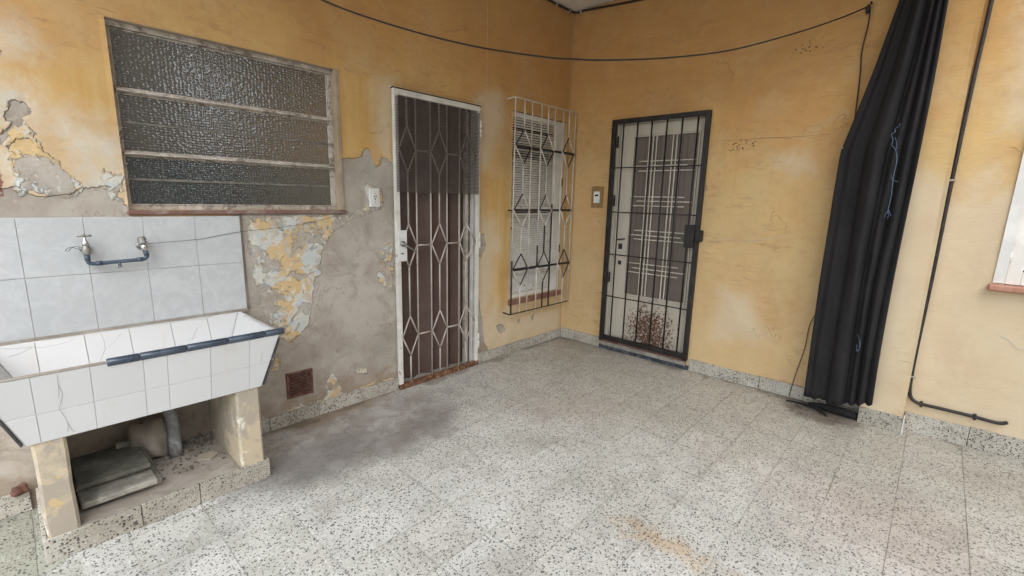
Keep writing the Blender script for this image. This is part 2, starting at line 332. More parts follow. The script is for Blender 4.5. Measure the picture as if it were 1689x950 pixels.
n = N('cream_steel_door')
c = n.mix(n.noise(3, 4, .6), (.46, .42, .345), (.54, .49, .41))
c = n.mix(n.mul(n.step(n.noise(11, 5, .7), .55, .75), .4), c, (.40, .35, .27))
x = n.sep(); yy = n.math('DIVIDE', n.add(x['Y'], .975), .27); zz = n.math('DIVIDE', n.add(x['Z'], -.24), .30)
rr = n.math('SQRT', n.add(n.mul(yy, yy), n.mul(zz, zz)))
rr = n.add(rr, n.mul(n.math('SUBTRACT', n.noise(7, 4, .7), .5), .9))
thr = n.step(rr, 1.25, .25)
spots = n.step(n.add(n.noise(62, 5, .75), n.mul(thr, .17)), .585, .65)
hz_ = n.mul(thr, n.step(n.noise(14, 4, .6), .35, .7), .38)
c = n.mix(hz_, c, (.36, .22, .13))
c = n.mix(n.mul(spots, n.step(thr, .0, .12)), c, n.mix(n.noise(70, 3), (.04, .02, .013), (.16, .075, .042)))
MAT['cream_door'] = n.out(c, .45, n.bump(n.mul(spots, thr), .0015, .8), spec=.4)

n = N('black_curtain_cloth')
wv = n.noise(1.0, 3, vec=n.map(sc=(400, 400, 60)))
c = n.mix(n.noise(4, 4), (.017, .016, .0165), (.030, .028, .028))
c = n.mix(n.mul(n.step(n.noise(7, 5, .7), .55, .8), .4), c, (.042, .038, .035))
MAT['curtain'] = n.out(c, 1.0, n.bump(n.add(n.mul(wv, .5), n.mul(n.noise(9, 5, .65, vec=n.map(sc=(2.2, 2.2, .8))), 3.2), n.noise(160, 2)), .0035, .9), spec=.08)
MAT['curtain'].node_tree.nodes['Principled BSDF'].inputs['Sheen Weight'].default_value = .02

# ------------------------------------------------------------------ mesh helpers
WL = {}                                                     # world location of every object (no rotations used)
def tag(o, label=None, cat=None, group=None, kind=None):
    if label: o['label'] = label
    if cat: o['category'] = cat
    if group: o['group'] = group
    if kind: o['kind'] = kind
    return o
def thing(name, loc, label, cat, group=None):
    o = bpy.data.objects.new(name, None); COL.objects.link(o); o.location = loc; o.empty_display_size = .1
    WL[o.name] = Vector(loc); return tag(o, label, cat, group)
class MB:
    def __init__(s): s.v = []; s.f = []; s.sm = []
    def add(s, vs, fs, smooth=False):
        k = len(s.v); s.v += [tuple(p) for p in vs]; s.f += [tuple(i+k for i in q) for q in fs]; s.sm += [smooth]*len(fs); return s
    def box(s, x0, x1, y0, y1, z0, z1, c=.0015):
        x0, x1 = sorted((x0, x1)); y0, y1 = sorted((y0, y1)); z0, z1 = sorted((z0, z1))
        c = min(c, (x1-x0)*.3, (y1-y0)*.3, (z1-z0)*.3)
        if c <= 0: c = 1e-5
        X, Y, Z = (x0, x1), (y0, y1), (z0, z1); V = []; idx = {}
        for i in (0, 1):
            for j in (0, 1):
                for k in (0, 1):
                    si, sj, sk = (1, -1)[i], (1, -1)[j], (1, -1)[k]
                    idx[i, j, k] = len(V)
                    V += [(X[i], Y[j]+sj*c, Z[k]+sk*c), (X[i]+si*c, Y[j], Z[k]+sk*c), (X[i]+si*c, Y[j]+sj*c, Z[k])]
        F = []
        g = lambda i, j, k, a: idx[i, j, k]+a
        for i in (0, 1):
            q = [g(i, 0, 0, 0), g(i, 1, 0, 0), g(i, 1, 1, 0), g(i, 0, 1, 0)]; F.append(q if i else q[::-1])
            q = [g(0, i, 0, 1), g(1, i, 0, 1), g(1, i, 1, 1), g(0, i, 1, 1)]; F.append(q[::-1] if i else q)
            q = [g(0, 0, i, 2), g(1, 0, i, 2), g(1, 1, i, 2), g(0, 1, i, 2)]; F.append(q if i else q[::-1])
        def orient(q):
            a, b, d = (Vector(V[q[0]]), Vector(V[q[1]]), Vector(V[q[2]]))
            ctr = sum((Vector(V[t]) for t in q), Vector())/len(q)
            mid = Vector(((x0+x1)/2, (y0+y1)/2, (z0+z1)/2))
            return q if (b-a).cross(d-a).dot(ctr-mid) > 0 else q[::-1]
        for j in (0, 1):
            for k in (0, 1):
                F.append(orient([g(0, j, k, 1), g(1, j, k, 1), g(1, j, k, 2), g(0, j, k, 2)]))
                F.append(orient([g(j, 0, k, 0), g(j, 1, k, 0), g(j, 1, k, 2), g(j, 0, k, 2)]))
                F.append(orient([g(j, k, 0, 0), g(j, k, 1, 0), g(j, k, 1, 1), g(j, k, 0, 1)]))
        for i in (0, 1):
            for j in (0, 1):
                for k in (0, 1): F.append(orient([g(i, j, k, 0), g(i, j, k, 1), g(i, j, k, 2)]))
        return s.add(V, F)
    def prism(s, poly, d):                                   # polygon (3D, planar) extruded by vector d
        n_ = len(poly); P = [Vector(p) for p in poly]; d = Vector(d)
        nn = sum(((P[i]-P[0]).cross(P[i+1]-P[0]) for i in range(1, n_-1)), Vector())
        if nn.dot(d) > 0: P = P[::-1]
        V = P+[p+d for p in P]
        F = [list(range(n_)), list(range(2*n_-1, n_-1, -1))]+[[i, n_+i, n_+(i+1) % n_, (i+1) % n_] for i in range(n_)]
        return s.add(V, F)
    def tube(s, pts, r, nseg=8, cap=True, smooth_path=0):
        P = [Vector(p) for p in pts]
        if smooth_path:
            if isinstance(r, (list, tuple)): r = [float(np.interp(i/smooth_path, range(len(P)), r)) for i in range((len(P)-1)*smooth_path+1)]
            Q = []
            for i in range(len(P)-1):
                p0 = P[max(i-1, 0)]; p1 = P[i]; p2 = P[i+1]; p3 = P[min(i+2, len(P)-1)]
                for k in range(smooth_path):
                    t = k/smooth_path
                    Q.append(.5*((2*p1)+(p2-p0)*t+(2*p0-5*p1+4*p2-p3)*t*t+(3*p1-p0-3*p2+p3)*t**3))
            P = Q+[P[-1]]
        R = r if isinstance(r, (list, tuple)) else [r]*len(P)
        up = None; V = []; F = []
        for i, p in enumerate(P):
            t = (P[min(i+1, len(P)-1)]-P[max(i-1, 0)]).normalized()
            if up is None: up = t.orthogonal().normalized()
            up = (up-t*up.dot(t)).normalized(); b = t.cross(up)
            for k in range(nseg):
                a = 2*math.pi*(k+.5)/nseg; V.append(p+(up*math.cos(a)+b*math.sin(a))*R[i])
        for i in range(len(P)-1):
            for k in range(nseg):
                F.append([i*nseg+k, i*nseg+(k+1) % nseg, (i+1)*nseg+(k+1) % nseg, (i+1)*nseg+k])
        if cap: F += [list(range(nseg))[::-1], [(len(P)-1)*nseg+k for k in range(nseg)]]
        return s.add(V, F, nseg > 4)
    def bar(s, a, b, w, d, up=(0, 1, 0)):                    # rectangular bar from a to b; w in the up x dir direction, d along up
        a, b, up = Vector(a), Vector(b), Vector(up); t = (b-a).normalized(); sd_ = t.cross(up).normalized()*w/2; u_ = up.normalized()*d/2
        V = [a-sd_-u_, a+sd_-u_, a+sd_+u_, a-sd_+u_, b-sd_-u_, b+sd_-u_, b+sd_+u_, b-sd_+u_]
        return s.add(V, [[0, 3, 2, 1], [4, 5, 6, 7], [0, 1, 5, 4], [1, 2, 6, 5], [2, 3, 7, 6], [3, 0, 4, 7]])
    def mesh(s, name, mat, origin):
        me = bpy.data.meshes.new(name)
        me.from_pydata([(p[0]-origin[0], p[1]-origin[1], p[2]-origin[2]) for p in s.v], [], s.f)
        me.polygons.foreach_set('use_smooth', s.sm); me.materials.append(mat); me.update(); return me
    def build(s, name, mat, parent=None):
        A_ = np.array(s.v); lo, hi = A_.min(0), A_.max(0); o = Vector(((lo[0]+hi[0])/2, (lo[1]+hi[1])/2, lo[2]))
        ob = bpy.data.objects.new(name, s.mesh(name, mat if not isinstance(mat, str) else MAT[mat], o)); COL.objects.link(ob)
        WL[ob.name] = o; ob.location = o
        if parent: ob.parent = parent; ob.location = o-WL[parent.name]
        return ob
def box(name, mat, parent, *a, c=.0015): return MB().box(*a, c=c).build(name, mat, parent)
def bar(name, mat, parent, *a, **k): return MB().bar(*a, **k).build(name, mat, parent)
def tube(name, mat, parent, *a, **k): return MB().tube(*a, **k).build(name, mat, parent)

# ------------------------------------------------------------------ polygons of the worn patches (wall coordinates, metres)
PA = {
'cement': [
 [(-2.463, 1.664), (-2.38, 1.674), (-2.285, 1.693), (-2.284, 1.724), (-2.248, 1.754), (-2.213, 1.73), (-2.198, 1.629), (-2.156, 1.648), (-2.145, 1.712), (-2.088, 1.693), (-2.041, 1.643), (-2.02, 1.457), (-2.01, -.1), (-3.2, -.1), (-4.1, -.1), (-4.1, .8), (-3.044, 1.327), (-2.46, 1.33)],
 [(-4.2, 1.414), (-3.981, 1.414), (-3.877, 1.442), (-3.809, 1.401), (-3.732, 1.41), (-3.647, 1.45), (-3.573, 1.447), (-3.535, 1.392), (-3.50, 1.28), (-4.2, 1.28)],
 [(-3.862, 1.772), (-3.819, 1.802), (-3.802, 1.767), (-3.806, 1.737), (-3.827, 1.734), (-3.847, 1.712), (-3.883, 1.703)],
 [(-3.892, 1.602), (-3.854, 1.63), (-3.817, 1.644), (-3.81, 1.615), (-3.816, 1.577), (-3.853, 1.567), (-3.877, 1.584)],
 [(-3.912, 1.64), (-3.848, 1.708), (-3.828, 1.698), (-3.884, 1.636), (-3.908, 1.605)],
 [(-1.26, 1.149), (-1.164, 1.131), (-1.141, 1.042), (-1.182, 0.94), (-1.26, 0.943)],
 [(-1.26, 0.708), (-1.203, 0.539), (-1.165, 0.365), (-1.149, 0.191), (-1.078, 0.069), (-1.26, 0.06)],
 [(-0.979, 0.291), (-0.899, 0.299), (-0.864, 0.228), (-0.945, 0.227)],
 [(-0.70, 0.31), (-.67, .31), (-0.66, 0.28), (-.69, .26)], [(-0.49, .30), (-.46, .31), (-.46, .25), (-.48, .24)],
 [(-5.2, 1.75), (-4.5, 1.2), (-4.1, .9), (-4.0, -.1), (-5.2, -.1)]],
'flake': [
 [(-2.994, 1.293), (-2.801, 1.311), (-2.439, 1.308), (-2.239, 1.379), (-2.201, 1.412), (-2.156, 1.351), (-2.288, 1.302), (-2.398, 1.284), (-2.485, 1.207), (-2.549, 1.156), (-2.592, 1.085), (-2.608, 0.95), (-2.651, 0.876), (-2.666, 0.76), (-2.698, 0.607), (-2.758, 0.567), (-2.823, 0.533), (-2.947, 0.692), (-2.981, 0.916), (-3.002, 1.024), (-3.004, 1.163)],
 [(-2.106, 1.113), (-2.066, 1.107), (-2.07, 0.98), (-2.13, 0.976), (-2.182, 1.002), (-2.165, 1.078)],
 [(-2.16, 0.957), (-2.071, 0.941), (-2.066, 0.757), (-2.136, 0.775), (-2.191, 0.887)],
 [(-2.606, 0.221), (-2.554, 0.262), (-2.505, 0.192), (-2.491, 0.113), (-2.604, 0.103)],
 [(-3.10, 0.055), (-2.521, 0.05), (-2.047, 0.06), (-2.046, 0.105), (-2.519, 0.095), (-2.99, 0.10)],
 [(-2.40, .24), (-2.35, .245), (-2.24, .19), (-2.26, .17), (-2.37, .215)],
 [(-2.28, 1.34), (-2.26, 1.50), (-2.16, 1.50), (-2.14, 1.35)],
 [(-3.88, 1.66), (-3.82, 1.70), (-3.78, 1.60), (-3.68, 1.45), (-3.70, 1.41), (-3.88, 1.41)], [(-3.60, 1.52), (-3.53, 1.50), (-3.53, 1.37), (-3.58, 1.40)],
 [(-2.911, 0.456), (-2.887, 0.45), (-2.899, 0.375), (-2.927, 0.374)]],
'pale': [
 [(-4.2, 1.857), (-3.861, 1.851), (-3.821, 1.83), (-3.795, 1.751), (-3.798, 1.653), (-3.79, 1.567), (-3.793, 1.465), (-3.828, 1.401), (-4.2, 1.385)],
 [(-3.743, 1.734), (-3.702, 1.757), (-3.67, 1.7), (-3.598, 1.709), (-3.541, 1.654), (-3.529, 1.56), (-3.537, 1.378), (-3.674, 1.39), (-3.694, 1.574), (-3.74, 1.672)],
 [(-3.95, 2.036), (-3.828, 2.054), (-3.801, 2.038), (-3.826, 2.003), (-3.95, 1.998)],
 [(-2.145, 2.123), (-2.05, 2.178), (-2.026, 1.827), (-2.088, 1.701), (-2.141, 1.815)],
 [(-1.237, 2.2), (-1.03, 2.271), (-0.953, 2.138), (-1.058, 1.93), (-1.16, 1.725), (-1.244, 1.767)],
 [(-1.222, 1.2), (-1.064, 1.248), (-0.999, 1.061), (-1.069, 0.796), (-1.151, 0.424), (-1.211, 0.434)],
 [(-0.965, 0.346), (-0.837, 0.44), (-0.801, 0.364), (-0.88, 0.214), (-0.994, 0.254)],
 [(-1.0, .25), (-.05, .30), (-.05, .12), (-1.0, .12)], [(-1.2, .3), (-1.0, .5), (-.95, .15), (-1.2, .12)]],
'sat': [
 [(-2.416, 2.217), (-2.074, 2.174), (-2.088, 1.693), (-2.38, 1.67), (-2.432, 1.711)],
 [(-1.122, 1.579), (-0.822, 1.644), (-0.814, 0.248), (-1.021, 0.402), (-1.109, 0.908)],
 [(-3.844, 1.919), (-3.546, 2.006), (-3.526, 1.477), (-3.616, 1.738), (-3.785, 1.764)],
],
'rust': [[(-4.0, 1.53), (-3.93, 1.52), (-3.915, 1.47), (-3.935, 1.41), (-4.0, 1.40)],
         [(-3.95, 2.04), (-3.875, 2.04), (-3.868, 1.985), (-3.88, 1.95), (-3.95, 1.94)]],
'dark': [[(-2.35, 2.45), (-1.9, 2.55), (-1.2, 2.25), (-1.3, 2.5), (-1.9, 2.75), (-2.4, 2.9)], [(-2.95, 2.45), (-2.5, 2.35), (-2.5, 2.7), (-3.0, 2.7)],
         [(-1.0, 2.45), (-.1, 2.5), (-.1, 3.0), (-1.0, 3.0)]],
'spot': []}
PB = {
'cement': [], 'flake': [], 'rust': [],
'pale': [[(-1.693, 1.91), (-2.146, 1.923), (-2.237, 1.776), (-2.265, 1.612), (-2.006, 1.527), (-1.828, 1.66)], [(-1.5, .9), (-1.9, .80), (-2.2, .3), (-1.45, .2)]],
'sat': [],
'dark': [[(-1.777, 0.96), (-2.209, 0.83), (-2.253, 0.469), (-1.93, 0.395)], [(.3, 2.25), (-2.0, 2.2), (-2.4, 2.5), (-2.0, 3.4), (.3, 3.4)], [(-.43, 1.7), (-.52, 1.7), (-.52, .1), (-.45, .1)], [(-.1, 1.9), (-.4, 1.9), (-.4, 3.1), (-.1, 3.1)], [(-1.0, 2.3), (-1.6, 2.3), (-1.6, 2.7), (-1.0, 2.7)]],  # the high patches also carry painted shade from the ceiling
'spot': [[(-1.50, 1.94), (-1.76, 1.94), (-1.74, 1.86), (-1.56, 1.82)], [(-1.9, 2.55), (-2.1, 2.6), (-2.1, 2.5), (-1.9, 2.47)]]}
PP = {k: [] for k in PA}; PP['pale'] = [[(-2.6, -.5), (-2.9, -.5), (-2.9, 1.6), (-2.6, 1.7)]]
PO = {k: [] for k in PA}
PO['pale'] = [[(-2.8, -.1), (-7, -.1), (-7, 2.2), (-2.8, 1.5)], [(-2.9, 0), (-3.5, 0), (-3.5, .95), (-3.1, 1.1), (-2.9, .9)], [(-3.05, 1.9), (-3.5, 1.9), (-3.5, 2.6), (-3.05, 2.6)], [(-2.95, 1.2), (-3.10, 1.3), (-3.05, 1.7), (-2.92, 1.6)]]

def sdf(U, Z, poly):
    P = np.array(poly); inside = np.zeros(U.shape, bool); D = np.full(U.shape, 9.0); n_ = len(P)
    for i in range(n_):
        a, b = P[i], P[(i+1) % n_]; ab = b-a
        t = np.clip(((U-a[0])*ab[0]+(Z-a[1])*ab[1])/(ab@ab+1e-12), 0, 1)
        D = np.minimum(D, np.hypot(U-a[0]-t*ab[0], Z-a[1]-t*ab[1]))
        c_ = ((a[1] > Z) != (b[1] > Z)) & (U < (b[0]-a[0])*(Z-a[1])/((b[1]-a[1]) if b[1] != a[1] else 1e-9)+a[0]); inside ^= c_
    return np.where(inside, D, -D)

def plaster(name, axis, off, inward, u0, u1, z0, z1, holes, polys, step=.02, thick=.22, parent=None, bias=None):
    """wall slab with a finely gridded face; axis 'x': face in plane y=off (u is x); axis 'y': face in plane x=off (u is y)."""
    def lines(a, b, cuts):
        L = sorted(set([a, b]+[c for c in cuts if a < c < b])); out = []
        for p, q in zip(L, L[1:]):
            k = max(1, int(round((q-p)/step))); out += [p+(q-p)*i/k for i in range(k)]
        return np.array(out+[L[-1]])
    Us = lines(u0, u1, [h for H in holes for h in H[:2]]); Zs = lines(z0, z1, [h for H in holes for h in H[2:4]])
    U, Z = np.meshgrid(Us, Zs, indexing='ij'); nu, nz_ = U.shape
    fields = {}
    for k, pl in polys.items():
        d = np.full(U.shape, -1.0)
        for p in pl: d = np.maximum(d, np.clip(sdf(U, Z, p)/.2, -1, 1))
        if bias and k in bias: d = np.maximum(d-bias[k], -1)
        fields[k] = d
    rel = .0015*np.sin(U*5.1+Z*2.3)+.0012*np.sin(Z*7.7-U*3.1)+.0008*np.sin(U*17+Z*13)+.003
    rel = rel+.0035*np.clip(fields['cement']*8+.5, 0, 1)-.002*np.clip(fields['flake']*6, 0, 1)
    edge = np.minimum(np.minimum(U-u0, u1-U), np.minimum(Z-z0, z1-Z))
    for H in holes: edge = np.minimum(edge, np.maximum(np.maximum(H[0]-U, U-H[1]), np.maximum(H[2]-Z, Z-H[3])))
    rel = np.where(edge < .001, 0, rel)
    D = off+inward*rel
    def pt(u_, d_, z_): return (u_, d_, z_) if axis == 'x' else (d_, u_, z_)
    V = [pt(a, b, c_) for a, b, c_ in zip(U.ravel(), D.ravel(), Z.ravel())]; F = []
    flip = (axis == 'x') == (inward > 0)
    def inhole(a, b): return any(H[0] < a < H[1] and H[2] < b < H[3] for H in holes)
    for i in range(nu-1):
        for j in range(nz_-1):
            if inhole((Us[i]+Us[i+1])/2, (Zs[j]+Zs[j+1])/2): continue
            q = [i*nz_+j, (i+1)*nz_+j, (i+1)*nz_+j+1, i*nz_+j+1]; F.append(q if flip else q[::-1])
    ng = len(V)
    def quad(a, b, c_, d_): k = len(V); V.extend([a, b, c_, d_]); F.append([k, k+1, k+2, k+3])
    B = off+inward*thick
    for H in holes:                                          # jambs right through the wall
        a, b, c_, d_ = H[:4]
        quad(pt(a, off, c_), pt(a, B, c_), pt(a, B, d_), pt(a, off, d_)); quad(pt(b, off, c_), pt(b, B, c_), pt(b, B, d_), pt(b, off, d_))
        quad(pt(a, off, d_), pt(a, B, d_), pt(b, B, d_), pt(b, off, d_)); quad(pt(a, off, c_), pt(a, B, c_), pt(b, B, c_), pt(b, off, c_))
    for a in (u0, u1): quad(pt(a, off, z0), pt(a, B, z0), pt(a, B, z1), pt(a, off, z1))
    for a in (z0, z1): quad(pt(u0, off, a), pt(u0, B, a), pt(u1, B, a), pt(u1, off, a))
    cu = sorted(set([u0, u1]+[h for H in holes for h in H[:2]])); cz = sorted(set([z0, z1]+[h for H in holes for h in H[2:4]]))
    for a, b in zip(cu, cu[1:]):
        for c_, d_ in zip(cz, cz[1:]):
            if not inhole((a+b)/2, (c_+d_)/2): quad(pt(a, B, c_), pt(b, B, c_), pt(b, B, d_), pt(a, B, d_))
    mb = MB(); mb.v = V; mb.f = F; mb.sm = [False]*len(F)
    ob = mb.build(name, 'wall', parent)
    for k, d in fields.items():
        at = ob.data.attributes.new(k, 'FLOAT', 'POINT'); arr = np.full(len(V), -1.0, dtype=np.float32); arr[:ng] = d.ravel()
        if k in ('pale',): arr[ng:] = -.1
        at.data.foreach_set('value', arr)
    return ob

# ================================================================== SETTING
fl = MB().add([(-30, -30, -.004), (30, -30, -.004), (30, 30, -.004), (-30, 30, -.004)], [[0, 1, 2, 3]])
floor = fl.build('floor', 'terrazzo'); tag(floor, kind='structure')
bed = MB().box(-4.82, .1, -3.95, .1, -.09, -.0025, c=0).build('mortar_bed', 'mortar', floor)
TX, TY = .27, .2605
tm = None; tiles = []
for i in range(0, 18):
    x1 = -2.12+TX*(8-i); x0 = x1-TX
    x1 = min(x1, 0.0)
    for j in range(0, 15):
        y1 = -.033-TY*(j-1); y0 = y1-TY
        y1 = min(y1, 0.0)
        if y0 >= 0: continue
        if j == 15: break
        g = .0009
        if x1-x0 < .269 or y1-y0 < .26 or tm is None:
            pass
        w_, d_ = x1-x0-2*g, y1-y0-2*g
        if w_ < .01 or d_ < .01: continue
        full = abs(x1-x0-TX) < 1e-6 and abs(y1-y0-TY) < 1e-6
        if full and tm is not None: me = tm
        else:
            me = MB().box(-w_/2, w_/2, -d_/2, d_/2, -.012, .0, c=.0009).mesh('floor_tile', MAT['terrazzo'], (0, 0, 0))
            if full: tm = me
        o = bpy.data.objects.new('floor_tile', me); COL.objects.link(o); o.parent = floor
        loc = Vector(((x0+x1)/2, (y0+y1)/2, random.uniform(-.0006, .0006)))
        o.location = loc-WL[floor.name]; o.rotation_euler = (random.gauss(0, .0012), random.gauss(0, .0012), 0)

ceil = MB().box(-4.45, .22, -2.70, .22, 3.205, 3.36).build('ceiling', 'ceiling'); tag(ceil, kind='structure')

shade_slab = MB().box(-4.45, -.0005, -3.35, -2.868, 3.205, 3.36).build('shade_overhang', 'ceiling'); tag(shade_slab, kind='structure')  # unseen overhang, added to shade the top of the outer wall
beam = MB().box(-4.45, -.0005, -2.866, -2.70, 2.93, 3.36).build('added_roof_beam', 'ceiling'); tag(beam, kind='structure')  # unseen beam over the pier, added to darken the upper walls
o = MB().box(-1.0, .3, -8.3, -8.0, -.01, 2.3).build('blocker_low_wall', 'cement'); tag(o, 'added low grey wall behind the viewer that blocks low sky light', 'wall')  # unseen wall, added to block low sky light
for x0, x1, lab in ((-11.5, -1.003, 'left added block behind the viewer that cuts sky light and shapes the glass reflection'), (.303, 8.0, 'right added block behind the viewer that cuts sky light and shapes the glass reflection')):  # unseen blocks, added to cut sky light; their gap places the glass highlight
    t = thing('light_blocker', ((x0+x1)/2, -9.5, 0), lab, 'light blocker')
    box('blocker_body', 'cement', t, x0, x1, -11, -8.001, -.01, 4.6); box('blocker_top', 'ceiling', t, x0-.1, x1+(.1 if x1 > 2 else 0), -11.1, -7.9, 4.601, 4.8)
W1 = (-3.523, -2.453, 1.345, 2.197); D1 = (-2.035, -1.25, -.01, 2.16); W2 = (-.83, -.03, .515, 2.20)
wA = thing('plaster_wall', (-2.5, 0, 0), 'long ochre plaster wall with peeling paint and bare cement behind the laundry tub', 'wall')
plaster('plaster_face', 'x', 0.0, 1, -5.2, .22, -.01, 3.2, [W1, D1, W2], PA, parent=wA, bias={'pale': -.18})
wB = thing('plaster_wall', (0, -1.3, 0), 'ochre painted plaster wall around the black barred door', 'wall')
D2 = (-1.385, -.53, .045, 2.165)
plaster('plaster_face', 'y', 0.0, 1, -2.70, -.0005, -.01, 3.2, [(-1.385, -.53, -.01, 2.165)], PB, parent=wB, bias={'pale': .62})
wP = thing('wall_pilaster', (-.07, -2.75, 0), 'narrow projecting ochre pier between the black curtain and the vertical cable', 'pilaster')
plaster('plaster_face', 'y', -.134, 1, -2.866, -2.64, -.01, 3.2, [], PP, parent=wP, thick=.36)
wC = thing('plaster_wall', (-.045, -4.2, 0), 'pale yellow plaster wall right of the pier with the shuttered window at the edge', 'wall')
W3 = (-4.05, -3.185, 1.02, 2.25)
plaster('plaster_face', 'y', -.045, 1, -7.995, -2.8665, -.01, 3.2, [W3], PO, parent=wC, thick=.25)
def wall_crack(par, pts, axis, off, m='crack', rr=.0008):
    MB().tube([((p[0], off, p[1]) if axis == 'x' else (off, p[0], p[1])) for p in pts], rr, 4, smooth_path=3).build('crack', m, par)
wall_crack(wB, [(-1.44, 1.938), (-1.60, 1.934), (-1.80, 1.936), (-1.98, 1.931), (-2.22, 1.936)], 'y', .003)
wall_crack(wB, [(-1.50, 1.14), (-1.62, 1.165), (-1.75, 1.16), (-1.95, 1.20), (-2.10, 1.235)], 'y', .002, 'grout', .0012)
wall_crack(wA, [(-3.86, 2.20), (-3.74, 2.19), (-3.66, 2.155), (-3.56, 2.20), (-3.53, 2.195)], 'x', .003)
wall_crack(wA, [(-2.90, 2.50), (-2.80, 2.53), (-2.76, 2.56), (-2.66, 2.60), (-2.62, 2.66)], 'x', .003)
wall_crack(wA, [(-2.45, 2.21), (-2.36, 2.205), (-2.30, 2.19), (-2.22, 2.20), (-2.16, 2.175)], 'x', .003)
wall_crack(wC, [(-3.22, .72), (-3.26, .70), (-3.30, .66), (-3.36, .665)], 'y', -.046, 'grout', .0014)
wall_crack(wA, [(-1.152, 2.25), (-1.150, 2.5), (-1.153, 2.9), (-1.150, 3.18)], 'x', .002, 'plate_pale', .0016)
wall_crack(wA, [(-.010, 1.9), (-.008, 2.3), (-.010, 2.7), (-.008, 3.18)], 'x', .0005, 'plate_pale', .0022)
# dark rooms behind the openings
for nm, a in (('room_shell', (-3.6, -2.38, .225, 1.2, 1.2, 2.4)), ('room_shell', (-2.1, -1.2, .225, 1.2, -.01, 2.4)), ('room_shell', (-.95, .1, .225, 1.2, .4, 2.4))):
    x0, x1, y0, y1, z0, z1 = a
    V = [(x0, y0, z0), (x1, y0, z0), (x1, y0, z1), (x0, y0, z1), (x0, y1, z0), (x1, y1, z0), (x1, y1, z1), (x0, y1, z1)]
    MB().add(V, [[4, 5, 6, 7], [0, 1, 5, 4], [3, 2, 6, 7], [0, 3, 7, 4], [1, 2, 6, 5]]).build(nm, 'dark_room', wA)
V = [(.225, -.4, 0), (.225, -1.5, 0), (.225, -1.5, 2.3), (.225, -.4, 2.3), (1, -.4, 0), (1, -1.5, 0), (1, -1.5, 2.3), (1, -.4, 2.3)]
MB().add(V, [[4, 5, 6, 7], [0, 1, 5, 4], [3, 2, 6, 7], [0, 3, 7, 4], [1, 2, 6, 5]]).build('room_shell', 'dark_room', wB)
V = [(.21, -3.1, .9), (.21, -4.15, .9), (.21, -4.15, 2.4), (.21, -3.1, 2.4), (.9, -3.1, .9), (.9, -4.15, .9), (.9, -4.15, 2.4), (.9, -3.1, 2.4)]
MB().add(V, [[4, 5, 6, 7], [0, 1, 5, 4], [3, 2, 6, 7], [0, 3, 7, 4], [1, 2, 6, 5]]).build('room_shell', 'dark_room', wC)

def skA(xs, h=.088, t=.014):
    for a, b in zip(xs, xs[1:]):
        hh = h+random.uniform(-.003, .003); box('skirting_tile', 'skirt', wA, a+.0015, b-.0015, -t-random.uniform(0, .002), .004, 0, hh)
skA([-3.155, -2.98, -2.67, -2.36, -2.055]); skA([-1.235, -1.19, -.875, -.56, -.25, -.015]); skA([-5.2, -4.9, -4.6, -4.31, -4.005], .098)
def skB(ys, x, par, h=.1, t=.014):
    for a, b in zip(ys, ys[1:]):
        box('skirting_tile', 'skirt', par, x-t-random.uniform(0, .002), x+.004, b+.0015, a-.0015, 0, h+random.uniform(-.003, .003))
skB([-.016, -.195, -.498], 0, wB); skB([-1.413, -1.674, -1.98, -2.29, -2.638], 0, wB)
skB([-2.636, -2.868], -.134, wP, .113); skB([-2.871, -3.18, -3.49, -3.8, -4.1, -4.4, -4.7], -.045, wC, .128)
box('mortar_fillet', 'plastic_white', wP, -.150, -.134, -2.876, -2.869, 0, .128)

# ================================================================== OBSCURE GLASS WINDOW
t = thing('louvre_window', (-2.99, .03, 1.345), 'wide three-tier window of dark pebbled glass above the laundry tub', 'window')
y0, y1 = .046, .085
box('window_frame', 'window_frame', t, -3.523, -2.453, y0, y1, 1.345, 1.366); box('window_frame', 'window_frame', t, -3.523, -2.453, y0-.012, y1, 2.172, 2.197)
box('window_frame', 'window_frame', t, -3.523, -3.511, y0, y1, 1.3665, 2.1715); box('window_frame', 'window_frame', t, -2.477, -2.453, y0, y1, 1.3665, 2.1715)
for za, zb in ((1.889, 1.907), (1.605, 1.620)):
    box('transom', 'window_frame', t, -3.5105, -2.4775, .030, .08, za, zb); box('drip_ledge', 'window_frame', t, -3.5105, -2.4775, .018, .0295, za+.003, zb-.006)
for za, zb, m in ((1.9075, 2.171, 'glass_top'), (1.6205, 1.8885, 'glass_top'), (1.3670, 1.6045, 'glass_low')):
    sash = box('glass_pane', m, t, -3.502, -2.486, .056, .061, za+.007, zb-.007, c=.0005)
    for a in ((-3.5105, -3.502, za, zb), (-2.486, -2.4775, za, zb)): box('sash_rail', 'window_frame', sash, a[0], a[1], .050, .07, a[2], a[3])
    for a in ((za, za+.007), (zb-.007, zb)): box('sash_rail', 'window_frame', sash, -3.502, -2.486, .051, .071, a[0], a[1])
for za in (1.756, 1.492): box('glazing_bar', 'dim_bar', t, -3.501, -2.487, .052, .0557, za-.0055, za+.0055)
box('reveal_lining', 'window_reveal', t, -2.4535, -2.450, .0005, .045, 1.345, 2.197, c=0)
box('soffit_lining', 'window_reveal', t, -3.522, -2.454, .0005, .033, 2.1935, 2.196, c=0)
MB().box(-2.4495, -2.425, -.003, .006, 1.345, 2.2).build('border_strip', 'window_reveal', t)
box('sill', 'sill_dull', t, -3.53, -2.41, -.014, .045, 1.322, 1.3445, c=.005)

